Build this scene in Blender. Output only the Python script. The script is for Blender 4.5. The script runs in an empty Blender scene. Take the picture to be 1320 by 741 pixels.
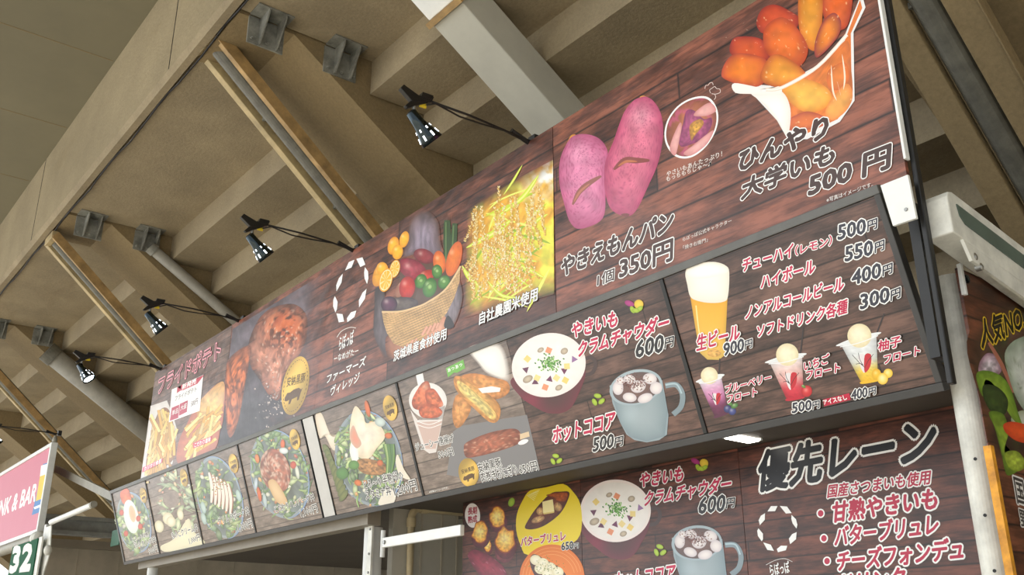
import bpy, bmesh, math, random
import numpy as np
from mathutils import Matrix, Vector
from mathutils.geometry import tessellate_polygon

# ------------------------------------------------------------------ scene, camera, light
SC = bpy.context.scene
COL = SC.collection
EYE = 1.65                                  # camera height over the concourse floor
# camera orientation solved from the vanishing points of the sign row and of the posts
_c = np.array((660.0, 370.5))
_v1 = np.array((-390.0, 845.0)); _vv = np.array((650.0, -2950.0))
FOC = math.sqrt(-np.dot(_v1 - _c, _vv - _c))
_d1 = np.append(_v1 - _c, FOC); _d1 /= np.linalg.norm(_d1)
_dz = np.append(_vv - _c, FOC); _dz /= np.linalg.norm(_dz)
_X = -_d1; _Z = _dz; _Y = np.cross(_Z, _X)
ROT = np.stack([_X, _Y, _Z], 1)             # camera = ROT @ world (x right, y down, z forward)

cam_data = bpy.data.cameras.new('camera')
cam_data.sensor_width = 36.0
cam_data.lens = FOC * 36.0 / 1320.0
cam_data.clip_start = 0.05; cam_data.clip_end = 300
cam = bpy.data.objects.new('camera', cam_data); COL.objects.link(cam)
cam.matrix_world = Matrix(((ROT[0][0], -ROT[1][0], -ROT[2][0], 0),
                           (ROT[0][1], -ROT[1][1], -ROT[2][1], 0),
                           (ROT[0][2], -ROT[1][2], -ROT[2][2], EYE), (0, 0, 0, 1)))
SC.camera = cam

world = bpy.data.worlds.new('overcast_sky'); SC.world = world; world.use_nodes = True
_n = world.node_tree.nodes; _bg = _n['Background']
_bg.inputs[0].default_value = (0.93, 0.97, 1.0, 1)
# overcast sky, its low left side brightened to put glare on the far signs
_wt = world.node_tree; _tc = _n.new('ShaderNodeTexCoord'); _dp = _n.new('ShaderNodeVectorMath'); _dp.operation = 'DOT_PRODUCT'
_dp.inputs[1].default_value = Vector((-.86, -.48, .16)).normalized(); _wt.links.new(_tc.outputs['Generated'], _dp.inputs[0])
_mr = _n.new('ShaderNodeMapRange'); _mr.interpolation_type = 'SMOOTHSTEP'; _wt.links.new(_dp.outputs['Value'], _mr.inputs[0])
for _k, _v in zip((1, 2, 3, 4), (.3, 1.0, 0.75, 2.3)): _mr.inputs[_k].default_value = _v
_wt.links.new(_mr.outputs[0], _bg.inputs[1])
sun_d = bpy.data.lights.new('sun', 'SUN'); sun_d.energy = 5.0; sun_d.angle = math.radians(12); sun_d.color = (1, .95, .86)
sun = bpy.data.objects.new('sun', sun_d); COL.objects.link(sun)
sun.rotation_euler = (math.radians(35), 0, math.radians(10)); sun.location = (0, -12, 14)
SC.view_settings.view_transform = 'Standard'; SC.view_settings.look = 'None'
SC.view_settings.exposure = 0.4; SC.view_settings.gamma = 1.0; SC.view_settings.use_curve_mapping = False

# ------------------------------------------------------------------ pixel -> place
def ray(p):
    d = np.array((p[0] - _c[0], p[1] - _c[1], FOC)); return ROT.T @ d
def _e(v): return Vector((v[0], v[1], v[2] + EYE))
def onY(p, y): d = ray(p); return _e(d * (y / d[1]))
def onX(p, x): d = ray(p); return _e(d * (x / d[0]))
def onZ(p, z): d = ray(p); return _e(d * ((z - EYE) / d[2]))

# ------------------------------------------------------------------ materials
def lin(c):
    c = np.asarray(c, float) / 255.0
    return np.where(c <= 0.04045, c / 12.92, ((c + 0.055) / 1.055) ** 2.4)
def rgba(c): l = lin(c[:3]); return (float(l[0]), float(l[1]), float(l[2]), 1.0)
MATS = {}
def new_mat(name):
    m = bpy.data.materials.new(name); m.use_nodes = True; MATS[name] = m
    nt = m.node_tree; return m, nt, nt.nodes['Principled BSDF'], nt.nodes, nt.links
def noise_node(nt, scale, detail=4, rough=.6, vec=None, dims='3D'):
    n = nt.nodes.new('ShaderNodeTexNoise'); n.noise_dimensions = dims
    n.inputs['Scale'].default_value = scale; n.inputs['Detail'].default_value = detail; n.inputs['Roughness'].default_value = rough
    if vec is not None: nt.links.new(vec, n.inputs['Vector'])
    return n
def ramp(nt, fac, stops):
    r = nt.nodes.new('ShaderNodeValToRGB'); e = r.color_ramp.elements
    while len(e) < len(stops): e.new(.5)
    for k, (p, c) in enumerate(stops): e[k].position = p; e[k].color = c if len(c) == 4 else rgba(c)
    nt.links.new(fac, r.inputs[0]); return r
def math_node(nt, op, a, b=None, c=None):
    n = nt.nodes.new('ShaderNodeMath'); n.operation = op
    for k, v in enumerate((a, b, c)):
        if v is None: continue
        if isinstance(v, (int, float)): n.inputs[k].default_value = v
        else: nt.links.new(v, n.inputs[k])
    return n.outputs[0]
def mix_rgb(nt, fac, a, b, mode='MIX'):
    n = nt.nodes.new('ShaderNodeMix'); n.data_type = 'RGBA'; n.blend_type = mode
    for s, v in ((n.inputs[0], fac), (n.inputs[6], a), (n.inputs[7], b)):
        if isinstance(v, (int, float)): s.default_value = v
        elif isinstance(v, tuple): s.default_value = v
        else: nt.links.new(v, s)
    return n.outputs[2]
def simple(name, c, rough=.5, metal=0, var=.08, scale=6, bump=0, spec=.5, streak=False):
    m, nt, b, N, L = new_mat(name)
    tc = N.new('ShaderNodeTexCoord'); vec = tc.outputs['Object']
    if streak:
        mp = N.new('ShaderNodeMapping'); mp.inputs['Scale'].default_value = (1, 1, .12); L.new(vec, mp.inputs[0]); vec = mp.outputs[0]
    n = noise_node(nt, scale, 5, .65, vec)
    lo = [max(0, x * (1 - var)) for x in c]; hi = [min(255, x * (1 + var)) for x in c]
    r = ramp(nt, n.outputs['Fac'], [(.3, lo), (.7, hi)])
    L.new(r.outputs[0], b.inputs['Base Color'])
    b.inputs['Roughness'].default_value = rough; b.inputs['Metallic'].default_value = metal
    b.inputs['Specular IOR Level'].default_value = spec
    if bump:
        bp = N.new('ShaderNodeBump'); bp.inputs['Strength'].default_value = bump; bp.inputs['Distance'].default_value = .01
        n2 = noise_node(nt, scale * 12, 4, .6, vec); L.new(n2.outputs['Fac'], bp.inputs['Height']); L.new(bp.outputs[0], b.inputs['Normal'])
    return m
def concrete(name, c, stain, var=.1):
    m, nt, b, N, L = new_mat(name)
    tc = N.new('ShaderNodeTexCoord'); vec = tc.outputs['Object']
    n = noise_node(nt, .9, 6, .62, vec)
    lo = [x * (1 - var) for x in c]; hi = [min(255, x * (1 + var)) for x in c]
    base = ramp(nt, n.outputs['Fac'], [(.28, lo), (.72, hi)]).outputs[0]
    mp = N.new('ShaderNodeMapping'); mp.inputs['Scale'].default_value = (.35, 1.1, 1); L.new(vec, mp.inputs[0])
    s = noise_node(nt, .8, 7, .7, mp.outputs[0])
    sf = ramp(nt, s.outputs['Fac'], [(.56, (0, 0, 0, 1)), (.74, (.55, .55, .55, 1))]).outputs[0]
    col = mix_rgb(nt, sf, base, rgba(stain))
    f = noise_node(nt, 28, 4, .7, vec)
    ff = ramp(nt, f.outputs['Fac'], [(.3, (.84, .84, .84, 1)), (.7, (1.08, 1.08, 1.08, 1))]).outputs[0]
    col = mix_rgb(nt, 1.0, col, ff, 'MULTIPLY')
    L.new(col, b.inputs['Base Color']); b.inputs['Roughness'].default_value = .85; b.inputs['Specular IOR Level'].default_value = .25
    bp = N.new('ShaderNodeBump'); bp.inputs['Strength'].default_value = .35; bp.inputs['Distance'].default_value = .02
    L.new(f.outputs['Fac'], bp.inputs['Height']); L.new(bp.outputs[0], b.inputs['Normal'])
    return m
def print_mat(name, plank, dark, light, line, v0=0.0, gloss=.35, wrinkle=.25, spec=.5):
    """printed vinyl: vertex paint over a printed plank pattern (where the paint's alpha is 0 the planks show)"""
    m, nt, b, N, L = new_mat(name)
    tc = N.new('ShaderNodeTexCoord'); sep = N.new('ShaderNodeSeparateXYZ'); L.new(tc.outputs['Object'], sep.inputs[0])
    u, v = sep.outputs[0], sep.outputs[1]
    wob = noise_node(nt, 1.3, 2, .5, tc.outputs['Object'])
    vv = math_node(nt, 'ADD', math_node(nt, 'DIVIDE', math_node(nt, 'ADD', v, v0), plank), math_node(nt, 'MULTIPLY', wob.outputs['Fac'], .12))
    row = math_node(nt, 'FLOOR', vv); fr = math_node(nt, 'FRACT', vv)
    wn = N.new('ShaderNodeTexWhiteNoise'); wn.noise_dimensions = '1D'; L.new(row, wn.inputs['W'])
    # plank joints
    uu = math_node(nt, 'ADD', math_node(nt, 'DIVIDE', u, plank * 26), math_node(nt, 'MULTIPLY', wn.outputs['Value'], 7.3))
    ui = math_node(nt, 'FLOOR', uu); uf = math_node(nt, 'FRACT', uu)
    wn2 = N.new('ShaderNodeTexWhiteNoise'); wn2.noise_dimensions = '2D'
    cx = N.new('ShaderNodeCombineXYZ'); L.new(row, cx.inputs[0]); L.new(ui, cx.inputs[1]); L.new(cx.outputs[0], wn2.inputs['Vector'])
    # grain
    g = N.new('ShaderNodeCombineXYZ')
    L.new(math_node(nt, 'MULTIPLY', u, 1.0 / plank), g.inputs[0]); L.new(math_node(nt, 'MULTIPLY', v, 9.0 / plank), g.inputs[1])
    L.new(math_node(nt, 'MULTIPLY', row, 3.7), g.inputs[2])
    gr = noise_node(nt, .9, 6, .68, g.outputs[0]); gr.inputs['Distortion'].default_value = .6
    k = N.new('ShaderNodeCombineXYZ')
    L.new(math_node(nt, 'MULTIPLY', u, .55 / plank), k.inputs[0]); L.new(math_node(nt, 'MULTIPLY', v, 1.5 / plank), k.inputs[1]); L.new(row, k.inputs[2])
    kn = noise_node(nt, 1.0, 3, .5, k.outputs[0])
    fac = math_node(nt, 'ADD', math_node(nt, 'MULTIPLY', gr.outputs['Fac'], .75), math_node(nt, 'MULTIPLY', wn2.outputs['Value'], .26))
    fac = math_node(nt, 'ADD', fac, math_node(nt, 'MULTIPLY', math_node(nt, 'SUBTRACT', kn.outputs['Fac'], .5), 1.0))
    wood = ramp(nt, fac, [(.22, dark), (.5, [(a + c) / 2 for a, c in zip(dark, light)]), (.76, light)]).outputs[0]
    e1 = math_node(nt, 'MINIMUM', fr, math_node(nt, 'SUBTRACT', 1.0, fr))
    e2 = math_node(nt, 'MULTIPLY', math_node(nt, 'MINIMUM', uf, math_node(nt, 'SUBTRACT', 1.0, uf)), 26.0)
    e = math_node(nt, 'MINIMUM', e1, e2)
    lf = ramp(nt, e, [(.0, (1, 1, 1, 1)), (.065, (0, 0, 0, 1))]).outputs[0]
    wood = mix_rgb(nt, lf, wood, rgba(line))
    at = N.new('ShaderNodeAttribute'); at.attribute_name = 'Col'
    col = mix_rgb(nt, at.outputs['Alpha'], wood, at.outputs['Color'])
    L.new(col, b.inputs['Base Color'])
    b.inputs['Roughness'].default_value = gloss; b.inputs['Specular IOR Level'].default_value = spec
    w = noise_node(nt, 3.0, 3, .55, tc.outputs['Object'])
    bp = N.new('ShaderNodeBump'); bp.inputs['Strength'].default_value = wrinkle; bp.inputs['Distance'].default_value = .03
    L.new(w.outputs['Fac'], bp.inputs['Height']); L.new(bp.outputs[0], b.inputs['Normal'])
    return m
def emitter(name, c, s):
    m, nt, b, N, L = new_mat(name)
    b.inputs['Base Color'].default_value = rgba(c); b.inputs['Emission Color'].default_value = rgba(c); b.inputs['Emission Strength'].default_value = s
    return m

concrete('concrete', (156, 142, 116), (120, 102, 76)); concrete('beam_concrete', (140, 122, 90), (110, 92, 64), .06)
concrete('fascia_concrete', (160, 146, 118), (140, 124, 92), .07)
simple('ceiling_paint', (116, 110, 88), .8, var=.05, scale=.5); concrete('paving', (206, 200, 188), (182, 176, 164))
simple('white_metal', (222, 224, 222), .38, var=.05, scale=5, streak=True); simple('white_paint', (238, 240, 238), .45, var=.02)
simple('dirty_white', (214, 214, 206), .45, var=.1, scale=9); simple('dark_frame', (62, 61, 60), .5, var=.08)
simple('rail_grey', (98, 98, 96), .45, var=.08); simple('black_steel', (24, 24, 24), .45, var=.2); simple('black_plastic', (18, 17, 17), .35, var=.2)
simple('yellow_steel', (178, 158, 116), .6, var=.16, scale=3, bump=.2); simple('ochre_steel', (160, 130, 84), .6, var=.2, scale=4, bump=.2)
simple('grey_pipe', (98, 96, 86), .5, var=.15, scale=8); simple('pale_pipe', (150, 146, 134), .5, var=.08, scale=4)
simple('bracket_steel', (122, 122, 114), .6, var=.22, scale=7, bump=.3); simple('box_beam_paint', (186, 184, 172), .55, var=.04, scale=2)
simple('cream_pipe', (192, 176, 140), .45, var=.06); simple('wall_panel', (178, 174, 162), .6, var=.05, scale=2)
simple('dark_wall', (176, 168, 152), .7, var=.08, scale=2); simple('canopy_beam', (144, 136, 122), .55, var=.06, scale=2)
simple('steel_blue', (150, 154, 152), .5, var=.1); simple('chrome', (58, 66, 70), .16, 1.0, var=.05); simple('tag_yellow', (214, 190, 40), .5)
simple('green_panel', (20, 92, 62), .45, var=.05); simple('orange_paint', (226, 150, 40), .5, var=.2, scale=14); simple('soffit_board', (78, 71, 63), .7, var=.08, scale=2); simple('strip_grey', (204, 202, 198), .5, var=.03); simple('cable', (24, 20, 17), .6)
simple('awning_inset', (88, 104, 96), .4, var=.1); simple('screw', (150, 150, 146), .3, .8)
simple('pink_vinyl', (206, 120, 140), .4, var=.04, scale=2)
emitter('lamp_glow', (230, 246, 255), 14); emitter('slot_glow', (240, 248, 255), 2.5); emitter('panel_glow', (255, 252, 244), 5)
print_mat('print_banner', .135, (42, 23, 18), (156, 94, 74), (18, 11, 10), gloss=.34, wrinkle=.3)
print_mat('print_fries', .075, (74, 54, 48), (142, 112, 100), (46, 34, 32), gloss=.3, spec=.65)
print_mat('print_glare', .083, (92, 78, 70), (158, 140, 128), (58, 48, 44), gloss=.32, wrinkle=.08, spec=.6)  # row planks in lighter tones, glare on the far posters put into the colour
print_mat('print_row', .083, (44, 31, 28), (120, 88, 76), (22, 15, 14), gloss=.36, wrinkle=.08)
print_mat('print_board', .085, (38, 20, 16), (120, 68, 52), (16, 9, 8), gloss=.4, wrinkle=.08)

# ------------------------------------------------------------------ object helpers
def tag(o, label=None, cat=None, group=None, kind=None):
    if label: o['label'] = label
    if cat: o['category'] = cat
    if group: o['group'] = group
    if kind: o['kind'] = kind
    return o
def empty(name, loc, label, cat, group=None, mat=None):
    o = bpy.data.objects.new(name, None); COL.objects.link(o); o.empty_display_size = .1
    if mat is not None: o.matrix_world = mat
    else: o.location = loc
    return tag(o, label, cat, group)
def link(name, bm, m, parent=None, smooth=False, bevel=0, world_space=True):
    bmesh.ops.recalc_face_normals(bm, faces=bm.faces)
    me = bpy.data.meshes.new(name); bm.to_mesh(me); bm.free()
    if smooth:
        for p in me.polygons: p.use_smooth = True
    me.materials.append(MATS[m] if isinstance(m, str) else m)
    o = bpy.data.objects.new(name, me); COL.objects.link(o)
    if parent is not None:
        o.parent = parent
        if world_space: o.matrix_parent_inverse = parent.matrix_basis.inverted()
    if bevel:
        md = o.modifiers.new('b', 'BEVEL'); md.width = bevel; md.segments = 2; md.limit_method = 'ANGLE'; md.angle_limit = .6
    return o
def structure(name, bm, m, bevel=0):
    o = link(name, bm, m, bevel=bevel); o['kind'] = 'structure'; return o
def BM(): return bmesh.new()
def box(bm, a, b):
    x0, x1 = sorted((a[0], b[0])); y0, y1 = sorted((a[1], b[1])); z0, z1 = sorted((a[2], b[2]))
    v = [bm.verts.new(p) for p in ((x0, y0, z0), (x1, y0, z0), (x1, y1, z0), (x0, y1, z0), (x0, y0, z1), (x1, y0, z1), (x1, y1, z1), (x0, y1, z1))]
    for f in ((0, 3, 2, 1), (4, 5, 6, 7), (0, 1, 5, 4), (1, 2, 6, 5), (2, 3, 7, 6), (3, 0, 4, 7)): bm.faces.new([v[k] for k in f])
    return bm
def frame_of(d, up=Vector((0, 0, 1))):
    d = d.normalized(); s = d.cross(up)
    if s.length < 1e-4: s = d.cross(Vector((1, 0, 0)))
    s.normalize(); return d, s, s.cross(d)
def bar(bm, p, q, w, h, up=Vector((0, 0, 1))):
    """square bar from p to q, w wide (sideways), h tall"""
    p, q = Vector(p), Vector(q); d, s, u = frame_of(q - p, up)
    vs = [bm.verts.new(c + s * (a * w / 2) + u * (b * h / 2)) for c in (p, q) for a, b in ((-1, -1), (1, -1), (1, 1), (-1, 1))]
    for f in ((3, 2, 1, 0), (4, 5, 6, 7), (0, 1, 5, 4), (1, 2, 6, 5), (2, 3, 7, 6), (3, 0, 4, 7)): bm.faces.new([vs[k] for k in f])
    return bm
def lathe(bm, p, d, prof, n=24, cap=True):
    """profile of (along, radius) about the axis from p in direction d"""
    p = Vector(p); d, s, u = frame_of(Vector(d)); rings = []
    for a, r in prof:
        rings.append([bm.verts.new(p + d * a + (s * math.cos(t) + u * math.sin(t)) * r) for t in [2 * math.pi * k / n for k in range(n)]])
    for A, B in zip(rings, rings[1:]):
        for k in range(n): bm.faces.new((A[k], A[(k + 1) % n], B[(k + 1) % n], B[k]))
    if cap: bm.faces.new(rings[0][::-1]); bm.faces.new(rings[-1])
    return bm
def rod(bm, p, q, r, n=16):
    p, q = Vector(p), Vector(q); return lathe(bm, p, q - p, [(0, r), ((q - p).length, r)], n)
def tube(bm, pts, r, n=8):
    pts = [Vector(p) for p in pts]; rings = []
    for i, p in enumerate(pts):
        d = (pts[min(i + 1, len(pts) - 1)] - pts[max(i - 1, 0)]); d, s, u = frame_of(d)
        rings.append([bm.verts.new(p + (s * math.cos(2 * math.pi * k / n) + u * math.sin(2 * math.pi * k / n)) * r) for k in range(n)])
    for A, B in zip(rings, rings[1:]):
        for k in range(n): bm.faces.new((A[k], A[(k + 1) % n], B[(k + 1) % n], B[k]))
    bm.faces.new(rings[0][::-1]); bm.faces.new(rings[-1]); return bm
def prism(bm, poly, ext):
    """closed polygon (3-D points) pushed along ext"""
    ext = Vector(ext); a = [bm.verts.new(Vector(p)) for p in poly]; b = [bm.verts.new(Vector(p) + ext) for p in poly]
    n = len(poly)
    for k in range(n): bm.faces.new((a[k], a[(k + 1) % n], b[(k + 1) % n], b[k]))
    for t in tessellate_polygon([[Vector(p) for p in poly]]):
        bm.faces.new([a[k] for k in t]); bm.faces.new([b[k] for k in reversed(t)])
    return bm
# ------------------------------------------------------------------ printed signs: paint laid as fine coloured mesh on the sign's own plane
rng = np.random.default_rng(7); random.seed(7)
def vnoise(x, y, seed=0):
    x = np.asarray(x, float); y = np.asarray(y, float); xi = np.floor(x); yi = np.floor(y); fx = x - xi; fy = y - yi
    fx = fx * fx * (3 - 2 * fx); fy = fy * fy * (3 - 2 * fy)
    def h(a, b):
        n = np.sin(a * 127.1 + b * 311.7 + seed * 74.7) * 43758.5453; return n - np.floor(n)
    return (h(xi, yi) * (1 - fx) + h(xi + 1, yi) * fx) * (1 - fy) + (h(xi, yi + 1) * (1 - fx) + h(xi + 1, yi + 1) * fx) * fy
def fbm(x, y, seed=0, o=3):
    s = 0; a = .5; t = 0
    for k in range(o): s = s + a * vnoise(x * 2 ** k, y * 2 ** k, seed + k); t += a; a *= .5
    return s / t
def smooth_pts(pts, n=48):
    P = np.asarray(pts, float); m = len(P); out = []; per = max(2, n // m)
    for i in range(m):
        p0, p1, p2, p3 = P[i - 1], P[i], P[(i + 1) % m], P[(i + 2) % m]
        for k in range(per):
            t = k / per
            out.append(.5 * ((2 * p1) + (-p0 + p2) * t + (2 * p0 - 5 * p1 + 4 * p2 - p3) * t * t + (-p0 + 3 * p1 - 3 * p2 + p3) * t ** 3))
    return np.array(out)
def dense_pts(pts, n=48):
    P = np.asarray(pts, float); m = len(P); per = max(1, n // m)
    return np.array([P[i] + (P[(i + 1) % m] - P[i]) * (k / per) for i in range(m) for k in range(per)])
def ell(cx, cy, rx, ry, ang=0, n=40):
    t = np.linspace(0, 2 * np.pi, n, endpoint=False); a = math.radians(ang); x = rx * np.cos(t); y = ry * np.sin(t)
    return np.stack([cx + x * math.cos(a) - y * math.sin(a), cy + x * math.sin(a) + y * math.cos(a)], 1)

class Sign:
    def __init__(s, name, origin, U, V, label, cat, group=None, mat='print_banner'):
        s.O = np.array(origin); s.U = np.array(U, float); s.U /= np.linalg.norm(s.U); s.V = np.array(V, float); s.V /= np.linalg.norm(s.V)
        s.N = np.cross(s.U, s.V); s.z = 0.0; s.mat = mat; s.map = None
        M = Matrix(((s.U[0], s.V[0], s.N[0], s.O[0]), (s.U[1], s.V[1], s.N[1], s.O[1]), (s.U[2], s.V[2], s.N[2], s.O[2]), (0, 0, 0, 1)))
        s.root = empty(name, None, label, cat, group, mat=M)
    def plane_uv(s, px):
        px = np.atleast_2d(np.asarray(px, float))
        d = np.concatenate([px - _c, np.full((len(px), 1), FOC)], 1) @ ROT
        o = s.O - np.array((0, 0, EYE)); t = (o @ s.N) / (d @ s.N); P = d * t[:, None] - o
        return np.stack([P @ s.U, P @ s.V], 1)
    def uv(s, px):
        if s.map is not None: return s.map(px)
        return s.plane_uv(px)
    def panel(s, poly_px, thick=.006, name='panel', pad=None, color=None):
        uv = s.plane_uv(poly_px) if pad is None else np.asarray(poly_px, float)
        n = len(uv); v = [(a, b, 0) for a, b in uv] + [(a, b, -thick) for a, b in uv]
        f = [list(range(n)), list(range(2 * n - 1, n - 1, -1))] + [[k, k + n, (k + 1) % n + n, (k + 1) % n] for k in range(n)]
        ar = sum(uv[k][0] * uv[(k + 1) % n][1] - uv[(k + 1) % n][0] * uv[k][1] for k in range(n))
        if ar < 0: f = [q[::-1] for q in f]
        me = bpy.data.meshes.new(name); me.from_pydata(v, [], f); me.update()
        at = me.color_attributes.new('Col', 'FLOAT_COLOR', 'POINT')
        c = (0, 0, 0, 0) if color is None else rgba(color)
        at.data.foreach_set('color', np.tile(np.array(c, np.float32), 2 * n))
        me.materials.append(MATS[s.mat]); o = bpy.data.objects.new(name, me); COL.objects.link(o); o.parent = s.root
        s.z = .0006; return o

class Pic:
    """one picture (or one line of lettering) printed on a sign"""
    def __init__(s, sign, name): s.s = sign; s.name = name; s.V = []; s.F = []; s.C = []; s.n = 0; s.step = 7e-6
    def raw(s, uv, faces, col, z=None):
        if z is None: s.s.z += s.step; z = s.s.z
        s.V.append(np.concatenate([uv, np.full((len(uv), 1), z)], 1)); s.F += [[k + s.n for k in f] for f in faces]
        s.C.append(np.asarray(col, float)); s.n += len(uv)
    def cols(s, c, n, a=1.0):
        c = np.asarray(c, float)
        if c.ndim == 1: c = np.tile(c[:3], (n, 1))
        L = lin(np.clip(c, 0, 255)); A = np.full((n, 1), 1.0) * (np.asarray(a).reshape(-1, 1) if np.ndim(a) else a)
        return np.concatenate([L, A], 1)
    def poly(s, pts, c, sm=False):
        P = smooth_pts(pts, 40) if sm else np.asarray(pts, float)
        t = tessellate_polygon([[Vector((a, b, 0)) for a, b in P]])
        s.raw(s.s.uv(P), [list(q) for q in t], s.cols(c, len(P)))
    def line(s, pts, w, c, taper=0, sm=True):
        P = np.asarray(pts, float)
        if sm and len(P) > 2:
            Q = []
            for i in range(len(P) - 1):
                p0, p1, p2, p3 = P[max(i - 1, 0)], P[i], P[i + 1], P[min(i + 2, len(P) - 1)]
                for k in range(6):
                    t = k / 6; Q.append(.5 * ((2 * p1) + (-p0 + p2) * t + (2 * p0 - 5 * p1 + 4 * p2 - p3) * t * t + (-p0 + 3 * p1 - 3 * p2 + p3) * t ** 3))
            Q.append(P[-1]); P = np.array(Q)
        d = np.gradient(P, axis=0); d /= np.linalg.norm(d, axis=1)[:, None] + 1e-9; nrm = np.stack([-d[:, 1], d[:, 0]], 1)
        t = np.linspace(0, 1, len(P)); ww = w * .5 * (1 - taper * np.abs(2 * t - 1) ** 2)
        A = P + nrm * ww[:, None]; B = P - nrm * ww[:, None]; n = len(P)
        s.raw(s.s.uv(np.concatenate([A, B])), [[k, k + 1, k + 1 + n, k + n] for k in range(n - 1)], s.cols(c, 2 * n))
    def blob(s, pts, c0, c1=None, noise=(0, 8), hi=None, hic=(255, 245, 225), sm=True, n=48, rings=12, p=2.2, fade=0, spots=None, fn=None, seed=None, cen=None):
        """filled outline: colour c0 inside turning to c1 at the rim, with mottling, printed gloss spots and soft edges"""
        P = smooth_pts(pts, n) if sm else dense_pts(pts, n)
        n = len(P); cen = P.mean(0) if cen is None else np.array(cen); t = np.linspace(0, 1, rings + 1)[1:]
        G = np.concatenate([cen[None]] + [cen + (P - cen) * k for k in t]); T = np.concatenate([[0]] + [np.full(n, k) for k in t])
        c0 = np.array(c0, float); c1 = c0 if c1 is None else np.array(c1, float)
        w = (T ** p)[:, None]; c = c0 * (1 - w) + c1 * w
        seed = rng.integers(1000) if seed is None else seed
        if noise[0]:
            q = fbm(G[:, 0] / noise[1], G[:, 1] / noise[1], seed)[:, None]; c = c * (1 + noise[0] * (q - .5) * 2)
        if spots:
            sc, thr, col, am = spots; q = np.clip((fbm(G[:, 0] / sc, G[:, 1] / sc, seed + 5) - thr) / .1, 0, 1)[:, None] * am; c = c * (1 - q) + np.array(col, float) * q
        if hi is not None:
            for hx, hy, hr, ha in hi:
                q = (np.exp(-((G[:, 0] - hx) ** 2 + (G[:, 1] - hy) ** 2) / (hr * hr)) * ha)[:, None]; c = c * (1 - q) + np.array(hic, float) * q
        if fn is not None: c = fn(G[:, 0], G[:, 1], T, c)
        a = 1.0 if not fade else np.clip((1 - T) / fade, 0, 1)
        F = [[0, 1 + k, 1 + (k + 1) % n] for k in range(n)]
        for r in range(rings - 1):
            b = 1 + r * n; F += [[b + k, b + n + k, b + n + (k + 1) % n, b + (k + 1) % n] for k in range(n)]
        s.raw(s.s.uv(G), F, s.cols(c, len(G), a))
    def grid(s, quad, nx, ny, fn):
        """quad TL TR BR BL; fn(u, v, x, y) -> colour (n,3), alpha (n)"""
        Q = np.asarray(quad, float); a, b = np.meshgrid(np.linspace(0, 1, nx), np.linspace(0, 1, ny)); a = a.ravel(); b = b.ravel()
        P = (Q[0] * ((1 - a) * (1 - b))[:, None] + Q[1] * (a * (1 - b))[:, None] + Q[2] * (a * b)[:, None] + Q[3] * ((1 - a) * b)[:, None])
        c, al = fn(a, b, P[:, 0], P[:, 1])
        F = [[j * nx + i, j * nx + i + 1, (j + 1) * nx + i + 1, (j + 1) * nx + i] for j in range(ny - 1) for i in range(nx - 1)]
        s.raw(s.s.uv(P), F, s.cols(c, len(P), al))
    def build(s, label=None):
        me = bpy.data.meshes.new(s.name); V = np.concatenate(s.V); C = np.concatenate(s.C).astype(np.float32)
        me.from_pydata(V.tolist(), [], s.F); me.update()
        at = me.color_attributes.new('Col', 'FLOAT_COLOR', 'POINT'); at.data.foreach_set('color', C.ravel())
        me.materials.append(MATS[s.s.mat]); o = bpy.data.objects.new(s.name, me); COL.objects.link(o); o.parent = s.s.root
        if label: o['label'] = label
        s.s.z += 4e-5; return o

_glyphs = {}
def glyphs(txt, res):
    k = (txt, res)
    if k not in _glyphs:
        cu = bpy.data.curves.new('t', 'FONT'); cu.body = txt; cu.resolution_u = res; o = bpy.data.objects.new('t', cu); COL.objects.link(o)
        dg = bpy.context.evaluated_depsgraph_get(); dg.update(); me = bpy.data.meshes.new_from_object(o.evaluated_get(dg))
        v = np.empty(len(me.vertices) * 3); me.vertices.foreach_get('co', v); v = v.reshape(-1, 3)[:, :2]
        f = [list(p.vertices) for p in me.polygons]
        bpy.data.objects.remove(o); bpy.data.curves.remove(cu); bpy.data.meshes.remove(me); _glyphs[k] = (v, f)
    return _glyphs[k]
def text(sign, txt, bl, br, h, c, bold=.02, out=None, ow=.06, lean=None, res=2, name='lettering', build=True, pic=None, out2=None, ow2=.1):
    """lettering whose baseline runs from pixel bl to br, h pixels tall; out = outline colour; lean = upright direction as (dx, dy) pixels"""
    v, f = glyphs(txt, res)
    x0, x1 = v[:, 0].min(), v[:, 0].max(); y0, y1 = v[:, 1].min(), v[:, 1].max()
    A, B = sign.uv([bl])[0], sign.uv([br])[0]; e1 = (B - A) / (x1 - x0)
    up = (0, -h) if lean is None else (lean[0], lean[1])
    E = sign.uv([(bl[0] + up[0], bl[1] + up[1])])[0] - A
    if lean is None:
        e = np.array((-e1[1], e1[0])); e /= np.linalg.norm(e); E = e * np.linalg.norm(E)
    e2 = E / (y1 - y0)
    em = math.sqrt(np.linalg.norm(e1) * np.linalg.norm(e2))
    base = A + (v[:, :1] - x0) * e1 + (v[:, 1:] - y0) * e2
    p = pic or Pic(sign, name)
    def rings(r, n):
        return [] if r <= 0 else [(r * em * math.cos(2 * math.pi * k / n + .3), r * em * math.sin(2 * math.pi * k / n + .3)) for k in range(n)]
    def put(offs, col):
        sign.z += 4e-5
        cc = p.cols(col, len(base))
        for o in offs: sign.z += 6e-6; p.raw(base + np.array(o), f, cc, z=sign.z)      # each pass a hair above the last
    if out2 is not None: put(rings(ow2, 14) + rings(ow2 * .6, 8), out2)
    if out is not None: put(rings(ow, 12) + rings(ow * .55, 6), out)
    put([(0, 0)] + rings(bold, 8), c)
    if build and pic is None: p.build()
    return p
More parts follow.
